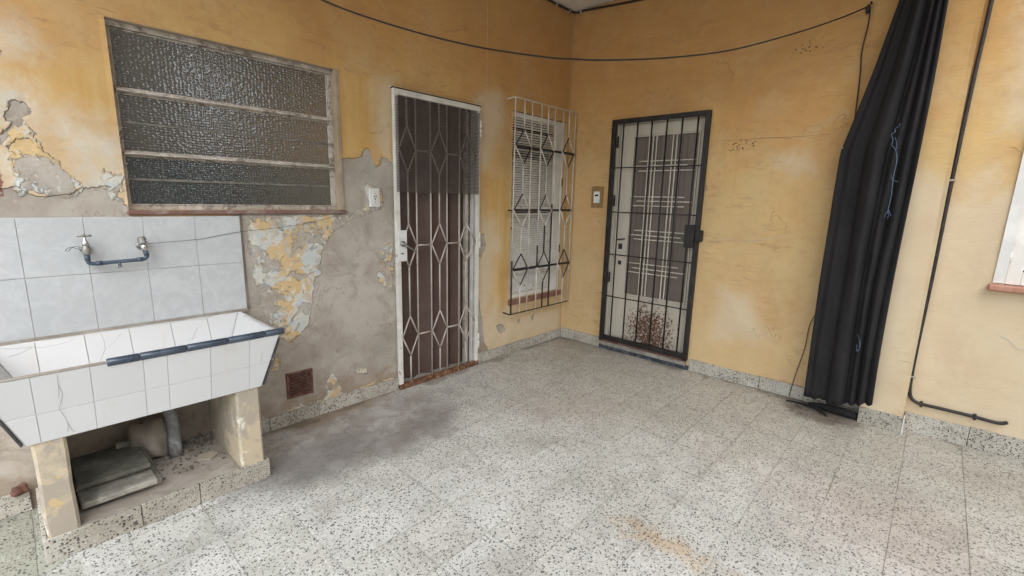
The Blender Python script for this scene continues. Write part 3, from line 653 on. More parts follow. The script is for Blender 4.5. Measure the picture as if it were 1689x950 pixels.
# ================================================================== SPLASHBACK
t = thing('tiled_splashback', (-3.6, 0, .79), 'two rows of pale grey marbled wall tiles above the laundry tub', 'splashback')
xs = [-4.75, -4.54, -4.328, -4.116, -3.904, -3.693, -3.4785, -3.264, -3.05]
MB().box(-4.75, -3.046, -.0075, .006, .775, 1.314, c=0).build('grout_bed', 'grout', t)
for (za, zb) in ((.79, 1.054), (1.056, 1.313)):
    for a, b in zip(xs, xs[1:]): box('wall_tile', 'splash_tile', t, a+.0008, b-.0008, -.011-random.uniform(0, .0008), -.003, za+.001, zb-.001, c=.001)
MB().prism([(-3.049, -.012, .79), (-3.035, -.002, .78), (-3.033, .004, 1.318), (-3.049, -.010, 1.315)], (.001, .010, 0)).build('mortar_edge', 'cement', t)

# ================================================================== LAUNDRY TUB
t = thing('laundry_tub', (-3.575, -.25, 0), 'white tiled concrete laundry tub on two plastered piers against the wall', 'laundry tub')
XL, XR, YF, ZT = -4.075, -3.085, -.565, .778       # outer rim
XLb, XRb, YFb, ZB = -3.982, -3.168, -.50, .498      # outer bottom
IXL, IXR, IYF, IYB = -4.055, -3.100, -.545, -.022   # inner rim
JXL, JXR, JYF, JYB, JZ = -3.96, -3.195, -.44, -.115, .575
O = [(XL, YF, ZT), (XR, YF, ZT), (XR, -.012, ZT), (XL, -.012, ZT)]; Ob = [(XLb, YFb, ZB), (XRb, YFb, ZB), (XRb, -.012, ZB), (XLb, -.012, ZB)]
I = [(IXL, IYF, ZT), (IXR, IYF, ZT), (IXR, IYB, ZT), (IXL, IYB, ZT)]; Ib = [(JXL, JYF, JZ), (JXR, JYF, JZ), (JXR, JYB, JZ), (JXL, JYB, JZ)]
V = O+Ob+I+Ib; F = [[4, 5, 6, 7][::-1]]
for k in range(4):
    q = (k+1) % 4
    F += [[k, q, 4+q, 4+k][::-1], [k, 8+k, 8+q, q][::-1], [8+k, 12+k, 12+q, 8+q][::-1]]
F += [[12, 13, 14, 15]]
basin = MB().add(V, F).build('basin', 'grout', t)
def clip(poly, fn):
    out = []
    for i in range(len(poly)):
        a, b = poly[i], poly[(i+1) % len(poly)]; fa, fb = fn(a), fn(b)
        if fa >= 0: out.append(a)
        if fa*fb < 0: k = fa/(fa-fb); out.append((a[0]+(b[0]-a[0])*k, a[1]+(b[1]-a[1])*k))
    return out
def facing(us, vs, lim, to3, nrm, mat, name='glazed_tile', g=.0009, th=.0024):
    for a, b in zip(us, us[1:]):
        for c_, d_ in zip(vs, vs[1:]):
            p = [(a+g, c_+g), (b-g, c_+g), (b-g, d_-g), (a+g, d_-g)]
            for fn in lim: p = clip(p, fn)
            if len(p) < 3: continue
            ctr = (sum(q[0] for q in p)/len(p), sum(q[1] for q in p)/len(p))
            Pn = [Vector(to3(*q)) for q in p]; nv = Vector(nrm).normalized(); lift = random.uniform(0, .0008)
            inner = [Pn[i]+nv*(th+lift) for i in range(len(Pn))]; C_ = sum(inner, Vector())/len(inner)
            topv = [v_+(C_-v_).normalized()*.0016 for v_ in inner]; midv = [v_-nv*.0012 for v_ in inner]
            k = len(Pn); mb = MB(); VV = topv+midv+Pn
            nn = (topv[1]-topv[0]).cross(topv[2]-topv[0]); o_ = nn.dot(nv) > 0
            FF = [list(range(k))]+[[i, i+k, (i+1) % k+k, (i+1) % k] for i in range(k)]+[[i+k, i+2*k, (i+1) % k+2*k, (i+1) % k+k] for i in range(k)]
            if not o_: FF = [q[::-1] for q in FF]
            mb.add(VV, FF).build(name, mat, basin if mat == 'tub_tile_in' else t)
H = ZT-ZB
fx = lambda z: (ZT-z)/H
yf = lambda z: YF+(YFb-YF)*fx(z)
nF = Vector((0, -H, -(YFb-YF))).normalized()
limF = [lambda p: p[0]-(XL+(XLb-XL)*fx(p[1]))-.002, lambda p: (XR+(XRb-XR)*fx(p[1]))-p[0]-.002]
facing([-4.10, -3.942, -3.782, -3.621, -3.541, -3.383, -3.222, -3.07], [ZB+.001, .622, ZT-.002], limF, lambda x, z: (x, yf(z), z), nF, 'tub_tile')
# right and left ends (outer)
for sx, xa, xb in ((1, XR, XRb), (-1, XL, XLb)):
    facing([YF-.03, -.42, -.26, -.10, 0], [ZB+.001, .622, ZT-.002], [lambda p: p[0]-yf(p[1])-.004, lambda p: -.014-p[0]], lambda y, z, xa=xa, xb=xb: (xa+(xb-xa)*fx(z), y, z), (sx*H, 0, sx*(xb-xa)), 'tub_tile')
# inner faces
HI = ZT-JZ; gx = lambda z: (ZT-z)/HI
limI = [lambda p: p[0]-(IXL+(JXL-IXL)*gx(p[1]))-.005, lambda p: (IXR+(JXR-IXR)*gx(p[1]))-p[0]-.005]
facing([-4.07, -3.909, -3.748, -3.586, -3.419, -3.257, -3.09], [JZ+.006, .625, ZT-.004], limI, lambda x, z: (x, IYB+(JYB-IYB)*gx(z), z), (0, -HI, IYB-JYB), 'tub_tile_in', th=.005)
facing([-4.07, -3.909, -3.748, -3.586, -3.419, -3.257, -3.09], [JZ+.006, .625, ZT-.004], limI, lambda x, z: (x, IYF+(JYF-IYF)*gx(z), z), (0, HI, JYF-IYF), 'tub_tile_in', th=.005)
for sx, xa, xb in ((-1, IXR, JXR), (1, IXL, JXL)):
    facing([-.56, -.40, -.24, -.08, 0], [JZ+.006, .625, ZT-.004], [lambda p: p[0]-(IYF+(JYF-IYF)*gx(p[1]))-.006, lambda p: (IYB+(JYB-IYB)*gx(p[1]))-p[0]-.006],
           lambda y, z, xa=xa, xb=xb: (xa+(xb-xa)*gx(z), y, z), (sx*HI, 0, sx*(xb-xa)), 'tub_tile_in', th=.004)
# quarter-round dark glazed trim along the front rim (broken off at the left)
ex = [-3.733, -3.63, -3.470, -3.312, -3.154, -3.066]
for a, b in zip(ex, ex[1:]):
    V = []; F = []; m = 9
    for x_ in (a+.0012, a+.003, b-.003, b-.0012):
        rr_ = .016 if a+.002 < x_ < b-.002 else .0145
        for k in range(m):
            an = math.pi*(1.35-1.5*k/(m-1)); V.append((x_, -.560+rr_*math.cos(an)*1.0, ZT+.000+rr_*math.sin(an)))
        V.append((x_, -.556, ZT-.006))
    mm = m+1
    for i in range(3):
        for k in range(mm): F.append([i*mm+k, i*mm+(k+1) % mm, (i+1)*mm+(k+1) % mm, (i+1)*mm+k])
    F += [list(range(mm))[::-1], [3*mm+k for k in range(mm)]]
    MB().add(V, F, True).build('edge_trim', 'edge_blue', t)
MB().box(XL, -3.735, -.569, -.545, ZT-.001, ZT+.004).build('rim_mortar', 'cement', t)
MB().box(XL, -3.055, -.018, -.0125, ZT-.006, ZT+.013).build('back_joint', 'cement', t)
# hairline cracks in the glaze
for pts in (
 [(-3.8719, -0.5669, 0.7664), (-3.8736, -0.557, 0.7239), (-3.868, -0.5513, 0.6989), (-3.8668, -0.5463, 0.6777), (-3.8796, -0.5358, 0.6322), (-3.8792, -0.5327, 0.6189), (-3.8692, -0.525, 0.5856), (-3.8642, -0.5169, 0.551), (-3.8689, -0.5097, 0.5198)],
 [(-3.8636, -0.5181, 0.5563), (-3.8563, -0.5111, 0.5257), (-3.8474, -0.5076, 0.5109)],
 [(-3.8736, -0.557, 0.7239), (-3.8751, -0.55, 0.6935), (-3.8802, -0.5456, 0.6744)],
 [(-3.1133, -0.5551, 0.7154), (-3.1216, -0.5525, 0.7043)],
 [(-3.1658, -0.5489, 0.6889), (-3.1709, -0.5401, 0.651), (-3.1735, -0.5357, 0.632)],
 [(-3.6921, -0.0297, 0.7756), (-3.6841, -0.044, 0.7445), (-3.6841, -0.0624, 0.7041), (-3.665, -0.058, 0.7138), (-3.6444, -0.0499, 0.7314), (-3.6168, -0.036, 0.7619)],
 [(-3.6841, -0.0624, 0.7041), (-3.702, -0.0766, 0.6732), (-3.718, -0.092, 0.6397)],
 [(-4.0116, -0.0318, 0.771), (-3.9689, -0.0358, 0.7623), (-3.9202, -0.0369, 0.7598), (-3.8878, -0.0411, 0.7507), (-3.8295, -0.0395, 0.7543), (-3.7881, -0.0349, 0.7643)],
 [(-3.9901, -0.0482, 0.7352), (-3.9536, -0.0451, 0.742), (-3.9206, -0.0381, 0.7574)],
 [(-3.4967, -0.0302, 0.7746), (-3.4086, -0.0303, 0.7743), (-3.3683, -0.0279, 0.7795), (-3.2888, -0.0324, 0.7696), (-3.2311, -0.0296, 0.7758)],
 [(-3.3105, -0.0503, 0.7306), (-3.3301, -0.064, 0.7008), (-3.3462, -0.0763, 0.6739)]):
    MB().tube(pts, .00042, 4, smooth_path=3).build('crack', 'crack', t)
# side trims
for za, zb in ((.740, .64), (.632, .505)):
    for sx, xa, xb in ((1, XR, XRb), (-1, XL, XLb)):
        p = lambda z, xa=xa, xb=xb: Vector((xa+(xb-xa)*fx(z), yf(z), z))
        MB().bar(p(za)+Vector((sx*.008, .004, 0)), p(zb)+Vector((sx*.008, .004, 0)), .007, .022).build('side_trim', 'trim_dark', t)
# piers
def pier(x0, x1, lab):
    mb = MB(); zs = [.1, .18, .3, .42, .4975]; V = []; F = []
    for z_ in zs:
        j = [random.uniform(-.003, .003) for _ in range(6)]
        c = .010
        V += [(x0+c+j[0], -.497+j[1]*.5, z_), (x1-c+j[2], -.497+j[3]*.5, z_), (x1+j[2], -.497+c, z_), (x1+j[4]*.5, -.013, z_), (x0+j[5]*.5, -.013, z_), (x0+j[0], -.497+c, z_)]
    for i in range(len(zs)-1):
        for k in range(6): F.append([i*6+k, i*6+(k+1) % 6, (i+1)*6+(k+1) % 6, (i+1)*6+k])
    F += [[0, 1, 2, 3, 4, 5][::-1], [(len(zs)-1)*6+k for k in range(6)]]
    o = mb.add(V, F).build('pier', 'pier', t); o['label'] = lab
pier(-3.972, -3.874, 'left pier, cream plaster'); pier(-3.285, -3.178, 'right pier with peeling yellow paint')
# plinth
box('plinth', 'cement', t, -3.972, -3.172, -.486, -.0145, 0, .099, c=.003)
for a, b in ((-3.986, -3.683), (-3.683, -3.467), (-3.467, -3.157)):
    box('plinth_tile', 'skirt', t, a+.0014, b-.0014, -.503, -.487, 0, .102+random.uniform(-.002, .002), c=.002)
for a, b in ((-.486, -.26), (-.26, -.016)):
    box('plinth_tile', 'skirt', t, -3.9865, -3.973, a+.001, b-.001, 0, .101, c=.002); box('plinth_tile', 'skirt', t, -3.171, -3.1575, a+.001, b-.001, 0, .101, c=.002)
# drain pipe
MB().tube([(-3.478, -.13, .10), (-3.478, -.13, .30), (-3.50, -.15, .40), (-3.52, -.2, .50)], [.03, .027, .027, .027], 12, smooth_path=4).build('drain_pipe', 'pipe_white', t)

def lump(name, mat, c, r, seed, sc=(1, 1, 1), sub=2, amp=.25, parent=None, base=None):
    import bmesh
    bm = bmesh.new(); bmesh.ops.create_icosphere(bm, subdivisions=sub, radius=1)
    rs = random.Random(seed); ph = [rs.uniform(0, 6) for _ in range(6)]; mb = MB()
    vs = []
    for v_ in bm.verts:
        p = v_.co; d = 1+amp*(math.sin(p.x*3+ph[0])*math.cos(p.y*2.5+ph[1])+.5*math.sin(p.z*5+ph[2]+p.x*4))
        q = Vector((p.x*d*sc[0]*r, p.y*d*sc[1]*r, p.z*d*sc[2]*r))+Vector(c)
        if base is not None: q.z = max(q.z, base)
        vs.append(q)
    fs = [[v_.index for v_ in f_.verts] for f_ in bm.faces]; bm.free()
    return mb.add(vs, fs).build(name, mat, parent)
o = lump('concrete_lump', 'cement', (-3.567, -.085, .20), .072, 3, (1, .8, 1.75), 4, .26, base=.1)
tag(o, 'broken grey cement lump standing beside the drain pipe under the tub', 'rubble')
def slab(x0, x1, y0, y1, z0, z1, mat, rot, lab, nm='stone_slab'):
    mb = MB().box(x0, x1, y0, y1, z0, z1, c=.004); cx, cy = (x0+x1)/2, (y0+y1)/2
    ca, sa = math.cos(rot), math.sin(rot)
    mb.v = [(cx+(p[0]-cx)*ca-(p[1]-cy)*sa, cy+(p[0]-cx)*sa+(p[1]-cy)*ca, p[2]) for p in mb.v]
    o = mb.build(nm, mat); return tag(o, lab, 'slab', 'stone slabs stacked under the tub')
slab(-3.846, -3.582, -.372, -.09, .100, .128, 'stone', .0, 'bottom stone slab of the stack under the tub, sticking out to the right')
slab(-3.865, -3.606, -.418, -.12, .129, .155, 'stone', .015, 'middle pale slab of the stack under the tub, jutting forward')
slab(-3.866, -3.625, -.305, -.035, .156, .176, 'stone', -.01, 'thin slab second from the top of the stack under the tub')
slab(-3.864, -3.612, -.335, -.03, .177, .198, 'stone_moss', .01, 'mossy top slab of the stack under the tub')
o = MB().prism([(-3.42, -.27, .101), (-3.37, -.31, .101), (-3.325, -.27, .101), (-3.35, -.225, .101), (-3.41, -.235, .101)], (0, 0, .008)).build('tile_shard', 'pier'); tag(o, 'pale broken shard lying on the plinth under the tub', 'shard')
o = box('wood_offcut', 'stone', None, -3.70, -3.63, -.075, -.05, .199, .222); tag(o, 'small grey offcut lying on the mossy slab under the tub', 'offcut')
mb = MB(); rs = random.Random(5)
for k in range(420):
    x_ = rs.uniform(-3.60, -3.30); y_ = rs.uniform(-.34, -.03)
    if rs.random() > .35+1.2*abs(y_+.35): continue
    r_ = rs.uniform(.002, .009); a_ = rs.uniform(0, 3); p = []
    V = [Vector((x_+r_*math.cos(a_+q*1.57)*rs.uniform(.6, 1.5), y_+r_*math.sin(a_+q*1.57)*rs.uniform(.6, 1.5), .0985)) for q in range(4)]
    V += [Vector((v_.x*.6+x_*.4, v_.y*.6+y_*.4, .0985+r_*rs.uniform(.5, 1.1))) for v_ in V]
    mb.add(V, [[0, 1, 5, 4], [1, 2, 6, 5], [2, 3, 7, 6], [3, 0, 4, 7], [4, 5, 6, 7]])
for k in range(260):                                      # coarser crumbs heaped against the wall
    x_ = rs.uniform(-3.60, -3.30); y_ = -.02-abs(rs.gauss(0, .05)); r_ = rs.uniform(.004, .014); a_ = rs.uniform(0, 3); zb1 = .098+max(0, .03+y_*.35)*rs.uniform(.2, 1)
    V = [Vector((x_+r_*math.cos(a_+q*1.57)*rs.uniform(.6, 1.5), y_+r_*math.sin(a_+q*1.57)*rs.uniform(.6, 1.3), zb1)) for q in range(4)]
    V += [Vector((v_.x*.6+x_*.4, v_.y*.6+y_*.4, zb1+r_*rs.uniform(.5, 1.1))) for v_ in V]
    mb.add(V, [[0, 1, 5, 4], [1, 2, 6, 5], [2, 3, 7, 6], [3, 0, 4, 7], [4, 5, 6, 7], [3, 2, 1, 0]])
tag(mb.build('rubble', 'rubble'), 'loose crumbs of plaster and grit on the plinth under the tub', 'rubble', kind='stuff')
o = lump('brick_fragment', 'vent_rust', (-4.035, -.03, .120), .027, 9, (1, .7, 1.0), 3, .22, base=.098); tag(o, 'small red brick fragment on the skirting left of the tub', 'brick')

# ================================================================== TAPS
t = thing('tap', (-3.70, 0, 1.15), 'old grey tap with T handle at the left end of the blue pipe', 'tap')
def cyl(name, mat, par, a, b, r, n_=14, r2=None): return MB().tube([a, b], [r, r2 if r2 is not None else r], n_).build(name, mat, par)
cyl('wall_flange', 'brass_old', t, (-3.70, -.011, 1.172), (-3.70, -.02, 1.172), .02); cyl('inlet', 'brass_old', t, (-3.70, -.02, 1.172), (-3.70, -.055, 1.172), .009)
MB().tube([(-3.70, -.06, 1.148), (-3.70, -.06, 1.158), (-3.70, -.06, 1.175), (-3.70, -.06, 1.186), (-3.70, -.06, 1.192)], [.012, .0165, .0175, .013, .011], 10).build('valve_body', 'brass_old', t)
MB().tube([(-3.70, -.06, 1.190), (-3.70, -.06, 1.205), (-3.70, -.06, 1.215), (-3.70, -.06, 1.232)], [.013, .012, .006, .0045], 10).build('bonnet', 'chrome_old', t)
MB().tube([(-3.724, -.06, 1.235), (-3.712, -.06, 1.233), (-3.70, -.06, 1.236), (-3.688, -.06, 1.233), (-3.676, -.06, 1.235)], [.006, .004, .006, .004, .006], 8).build('handle', 'brass_old', t)
t2 = thing('tap', (-3.49, 0, 1.15), 'old tap without a handle at the right end of the blue pipe', 'tap')
cyl('wall_flange', 'brass_old', t2, (-3.498, -.011, 1.178), (-3.498, -.02, 1.178), .02); cyl('inlet', 'brass_old', t2, (-3.498, -.02, 1.178), (-3.494, -.055, 1.178), .010)
MB().tube([(-3.489, -.06, 1.152), (-3.491, -.06, 1.165), (-3.495, -.06, 1.19)], [.0105, .013, .014], 12).build('chrome_neck', 'chrome_old', t2)
MB().tube([(-3.494, -.06, 1.188), (-3.496, -.06, 1.196), (-3.497, -.06, 1.199), (-3.498, -.06, 1.214), (-3.499, -.06, 1.222)], [.0185, .0195, .017, .0185, .012], 8).build('valve_cap', 'brass_old', t2)
t3 = thing('pipe_loop', (-3.6, -.06, 1.1), 'dark blue plastic water pipe bridging the two taps on the splashback', 'pipe')
MB().tube([(-3.70, -.06, 1.149), (-3.70, -.06, 1.125), (-3.697, -.06, 1.113), (-3.686, -.06, 1.107), (-3.665, -.06, 1.107), (-3.58, -.06, 1.110), (-3.51, -.06, 1.113), (-3.493, -.06, 1.118), (-3.485, -.06, 1.130), (-3.489, -.06, 1.153)], .0088, 12, smooth_path=3).build('pipe', 'pipe_grey', t3)
for a, b in (((-3.70, -.06, 1.146), (-3.70, -.06, 1.124)), ((-3.674, -.06, 1.107), (-3.652, -.06, 1.1075)), ((-3.525, -.06, 1.1125), (-3.503, -.06, 1.114)), ((-3.489, -.06, 1.151), (-3.486, -.06, 1.132))):
    cyl('pipe_collar', 'pipe_grey', t3, a, b, .0108)
cyl('spout', 'pipe_grey', t3, (-3.592, -.062, 1.108), (-3.592, -.066, 1.088), .0065, 12); cyl('spout_tip', 'brass_old', t3, (-3.592, -.066, 1.089), (-3.591, -.068, 1.084), .0085, 12)
o = tube('thin_wire', 'cable', None, [(-3.484, -.055, 1.186), (-3.40, -.03, 1.188), (-3.256, -.018, 1.195), (-3.15, -.016, 1.212), (-3.053, -.016, 1.227), (-2.86, -.012, 1.243), (-2.70, -.008, 1.262), (-2.52, -.008, 1.30), (-2.44, -.01, 1.33)], .0011, 5, smooth_path=4)
tag(o, 'thin sagging wire running from the right tap to the window corner', 'wire')
o = tube('wire_scrap', 'cable', None, [(-3.712, -.06, 1.182), (-3.735, -.06, 1.188), (-3.75, -.05, 1.178), (-3.757, -.045, 1.168), (-3.768, -.05, 1.172), (-3.75, -.055, 1.185), (-3.73, -.058, 1.178), (-3.715, -.06, 1.172)], .0011, 5, smooth_path=4)
tag(o, 'small twist of wire wound round the left tap', 'wire')

# ================================================================== VENT, SOCKET, SWITCH
t = thing('air_vent', (-2.78, 0, .17), 'small square rusty air vent low on the cement wall', 'vent')
box('backing', 'hole', t, -2.855, -2.702, -.001, .006, .178, .33)
for a in ((-2.862, -2.846, .17, .338), (-2.711, -2.696, .166, .334)): box('frame', 'vent_rust', t, a[0], a[1], -.008, .001, a[2], a[3])
for a in ((.170, .184), (.322, .336)): box('frame', 'vent_rust', t, -2.8455, -2.7115, -.008, .001, a[0], a[1])
for k in range(9):
    z_ = .1875+k*.0150; MB().box(-2.845, -2.712, -.006, .0005, z_, z_+.0078, c=.001).build('slat', 'vent_rust', t)
t = thing('socket_plate', (-2.205, 0, 1.36), 'white electrical socket plate on the bare cement beside the barred gate', 'socket')
box('plate', 'plastic_white', t, -2.243, -2.168, -.012, .004, 1.366, 1.49, c=.003)
box('socket_insert', 'plastic_white', t, -2.226, -2.185, -.015, -.0115, 1.385, 1.472, c=.001)
for z_ in (1.455, 1.40): cyl('screw', 'clip', t, (-2.2055, -.015, z_), (-2.2055, -.0165, z_), .0045, 10)
for x_, z_ in ((-2.213, 1.436), (-2.199, 1.437), (-2.206, 1.42)): box('slot', 'hole', t, x_-.004, x_+.004, -.0165, -.0145, z_-.005, z_+.004, c=.0002)
t = thing('light_switch', (0, -.373, 1.38), 'white light switch in a brown square surround beside the black barred door', 'switch')
box('surround', 'plate_brown', t, -.008, .004, -.436, -.308, 1.378, 1.580, c=.002)
box('inner_surround', 'plate_brown', t, -.011, -.0075, -.424, -.320, 1.395, 1.563, c=.0015)
box('switch_plate', 'plastic_white', t, -.0155, -.0105, -.405, -.338, 1.425, 1.533, c=.0015)
box('rocker', 'plastic_white', t, -.020, -.015, -.390, -.353, 1.445, 1.478, c=.001); box('rocker', 'hole', t, -.0185, -.015, -.390, -.353, 1.488, 1.505, c=.001)

# ================================================================== WHITE DIAMOND GATE
t = thing('security_gate', (-1.65, -.02, 0), 'cream metal gate with diamond bars and dark mesh over its upper half', 'gate')
box('frame_stile', 'white_paint', t, -2.056, -2.021, -.034, -.008, .02, 2.118, c=.002); box('frame_stile', 'white_paint', t, -1.283, -1.250, -.034, -.008, .02, 2.118, c=.002)
box('frame_rail', 'white_paint', t, -2.056, -1.250, -.034, -.008, 2.1185, 2.158, c=.002)
o = box('bottom_rail', 'rusty', t, -2.056, -1.250, -.042, -.006, -.001, .0195+.022, c=.003); o['label'] = 'bottom rail eaten by orange rust'
box('door_surround', 'white_paint', t, -2.062, -1.244, -.012, .012, 2.160, 2.172, c=.001); box('top_strip', 'grille_dark', t, -2.064, -1.242, -.040, -.006, 2.1585, 2.1595+.004, c=.0005)
gx_ = [-1.9455, -1.871, -1.742, -1.6615, -1.586, -1.461, -1.390]
rows = [(1.768, .161), (1.087, .156), (.402, .155)]; yb = -.022
R_ = .0062
def gbar(a, b, m='gate_bar', nm='bar', y=yb, par=None, r=R_): return MB().tube([(a[0], y, a[1]), (b[0], y, b[1])], r, 8).build(nm, m, par or t)
for k, x_ in enumerate(gx_):
    if k in (0, 3, 6):
        zs = [2.118]
        for zc, hh in rows: zs += [zc+hh, zc-hh]
        zs += [.04]
        for a, b in zip(zs[::2], zs[1::2]): gbar((x_, a), (x_, b))
    else: gbar((x_, 2.118), (x_, .04), y=yb+.001)
for zc, hh in rows:
    for k, (xl, xr) in ((0, (-2.021, gx_[1])), (3, (gx_[2], gx_[4])), (6, (gx_[5], -1.283))):
        mb = MB(); cx = gx_[k]
        for a, b in (((cx, zc+hh), (xr-.004, zc)), ((xr-.004, zc), (cx, zc-hh)), ((cx, zc-hh), (xl+.004, zc)), ((xl+.004, zc), (cx, zc+hh))):
            mb.tube([(a[0], yb-.002, a[1]), (b[0], yb-.002, b[1])], R_*.95, 8)
        mb.build('diamond', 'gate_bar', t)
    gbar((gx_[1], zc), (gx_[2], zc), nm='cross_bar', y=yb-.001); gbar((gx_[4], zc), (gx_[5], zc), nm='cross_bar', y=yb-.001)
lk = box('lock_plate', 'plastic_white', t, -2.049, -1.978, -.047, -.0345, .98, 1.203, c=.002)
cyl('handle_rose', 'brass_old', lk, (-2.019, -.047, 1.108), (-2.019, -.062, 1.108), .0185)
MB().tube([(-2.019, -.062, 1.108), (-2.012, -.068, 1.103), (-1.96, -.070, 1.073), (-1.915, -.068, 1.048)], [.008, .008, .007, .006], 10, smooth_path=3).build('handle', 'brass_old', lk)
box('keyhole', 'hole', lk, -2.030, -2.008, -.0485, -.0465, 1.032, 1.041, c=.001)
for z_ in (1.99, 1.095, .217):
    cyl('hinge', 'white_paint', t, (-1.243, -.028, z_-.065), (-1.243, -.028, z_-.002), .011, 12); cyl('hinge', 'white_paint', t, (-1.243, -.028, z_+.002), (-1.243, -.028, z_+.065), .010, 12)
mb = MB(); x_ = -2.043
while x_ < -1.262: mb.bar((x_, -.0385, 1.474), (x_, -.0385, 2.108), .0022, .0012); x_ += .0125
z_ = 1.475
while z_ < 2.11:
    mb.bar((-2.047, -.0395, z_), (-1.263, -.0395, z_+random.uniform(-.001, .001)), .0034, .0012); z_ += .0105
tag(mb.build('mesh_screen', 'mesh_wire', t), kind='stuff')
# brown pleated door behind it
t = thing('pleated_door', (-1.68, .1, 0), 'dark brown pleated folding door behind the cream diamond gate', 'door')
xx = -2.03; k = 0
wd = [.118, .062, .088, .100, .060, .122, .050, .094, .040]
for k, w_ in enumerate(wd):
    sg = 1 if k % 2 == 0 else -1; dy = .020 if k not in (3, 6) else .034
    mb = MB(); m = 5; V = []; F = []
    for i in range(m+1):
        u_ = i/m; x_ = xx+w_*u_; y_ = .095+sg*dy*(u_-.5)*2+.006*math.sin(u_*math.pi); V += [(x_, y_, .012), (x_, y_, 2.12), (x_, y_+.004, .012), (x_, y_+.004, 2.12)]
    for i in range(m):
        a = i*4; F += [[a, a+4, a+5, a+1], [a+2, a+3, a+7, a+6], [a+1, a+5, a+7, a+3], [a, a+2, a+6, a+4]]
    F += [[0, 1, 3, 2], [m*4, m*4+2, m*4+3, m*4+1]]
    mb.add(V, F, False).build('pleat', 'brown_plastic', t); xx += w_-(.006 if k % 3 else -.002)
box('end_post', 'window_frame', t, -1.318, -1.285, .06, .10, .01, 2.14, c=.003); box('end_post', 'shutter_white', t, -1.283, -1.256, .015, .05, .01, 2.15, c=.003)
box('head_track', 'brown_plastic', t, -2.03, -1.255, .055, .13, 2.122, 2.155)
box('door_step', 'mortar', t, -2.033, -1.252, .001, .21, .0, .010)

# ================================================================== SMALL SHUTTERED WINDOW
t = thing('shuttered_window', (-.43, .02, .51), 'cream slatted shutter window with red sill behind the small grille in the corner', 'window')
sh = box('shutter_frame', 'shutter_white', t, -.170, -.036, .030, .060, .517, 2.196, c=.002)
box('shutter_stile', 'shutter_white', t, -.829, -.806, .028, .060, .517, 2.196, c=.002)
box('shutter_rail', 'slat', t, -.805, -.171, .028, .060, .517, .560, c=.002); box('shutter_rail', 'slat', t, -.805, -.171, .028, .060, 2.155, 2.196, c=.002)
box('shutter_rail', 'shutter_white', t, -.805, -.171, .029, .060, 1.325, 1.360, c=.002)
z_ = .566; k = 0; sm_ = None
while z_ < 2.15:
    if not (1.30 < z_ < 1.358):
        if sm_ is None: sm_ = MB().prism([(-.317, -.007, -.001), (-.317, .005, .0130), (.317, .005, .0130), (.317, -.007, -.001)], (0, .0005, .0035)).mesh('slat', MAT['slat'], (0, 0, 0))
        o = bpy.data.objects.new('slat', sm_); COL.objects.link(o); o.parent = t; o.location = Vector((-.488, .045, z_))-WL[t.name]
        if z_ > 1.75 and random.random() < .35: o.rotation_euler = (random.uniform(-.5, .1), random.gauss(0, .004), 0)
    z_ += .0215
for z_ in (1.62, .95): box('shutter_hinge', 'grille_dark', t, -.062, -.046, .020, .030, z_-.04, z_+.04)
cyl('shutter_knob', 'grille_dark', t, (-.816, .028, 1.18), (-.816, .012, 1.18), .012, 10); cyl('shutter_knob', 'grille_dark', t, (-.05, .03, .80), (-.05, .018, .80), .009, 10)
box('sill', 'sill_red', t, -.842, -.02, -.022, .06, .466, .5145, c=.004)
# grille
t = thing('window_grille', (-.47, -.10, .41), 'small cream and black burglar grille with diamonds over the corner window', 'grille')
bx = [-.910, -.792, -.690, -.560, -.463, -.363, -.235, -.142, -.041]; zt, zb_ = 2.275, .413; gy = -.10
rw = [(1.891, .143), (1.345, .145), (.813, .144)]
def g2(a, b, m, nm='bar', r=.0062, y=gy):
    if m == 'grille_dark': r = max(r, .0080 if nm == 'bar' else .0060)
    return MB().tube([(a[0], y, a[1]), (b[0], y, b[1])], r, 8).build(nm, m, t)
for k, x_ in enumerate(bx):
    if k in (1, 4, 7):
        zs = [zt]
        for zc, hh in rw: zs += [zc+hh, zc-hh]
        zs += [zb_]
        for i, (a, b) in enumerate(zip(zs[::2], zs[1::2])): g2((x_, a), (x_, b), 'grille_dark' if (k == 4 and i >= 2) else 'grille_cream')
    elif k == 0: g2((x_, zt), (x_, .90), 'grille_cream'); g2((x_, .90), (x_, zb_), 'grille_dark', r=.0085)
    elif k == 5: g2((x_, zt), (x_, 1.40), 'grille_cream'); g2((x_, 1.40), (x_, zb_), 'grille_dark', r=.008)
    elif k == 3: g2((x_, zt), (x_, 1.02), 'grille_cream'); g2((x_, 1.02), (x_, .81), 'grille_dark', r=.008); g2((x_, .81), (x_, zb_), 'grille_cream')
    else: g2((x_, zt), (x_, zb_), 'grille_cream')
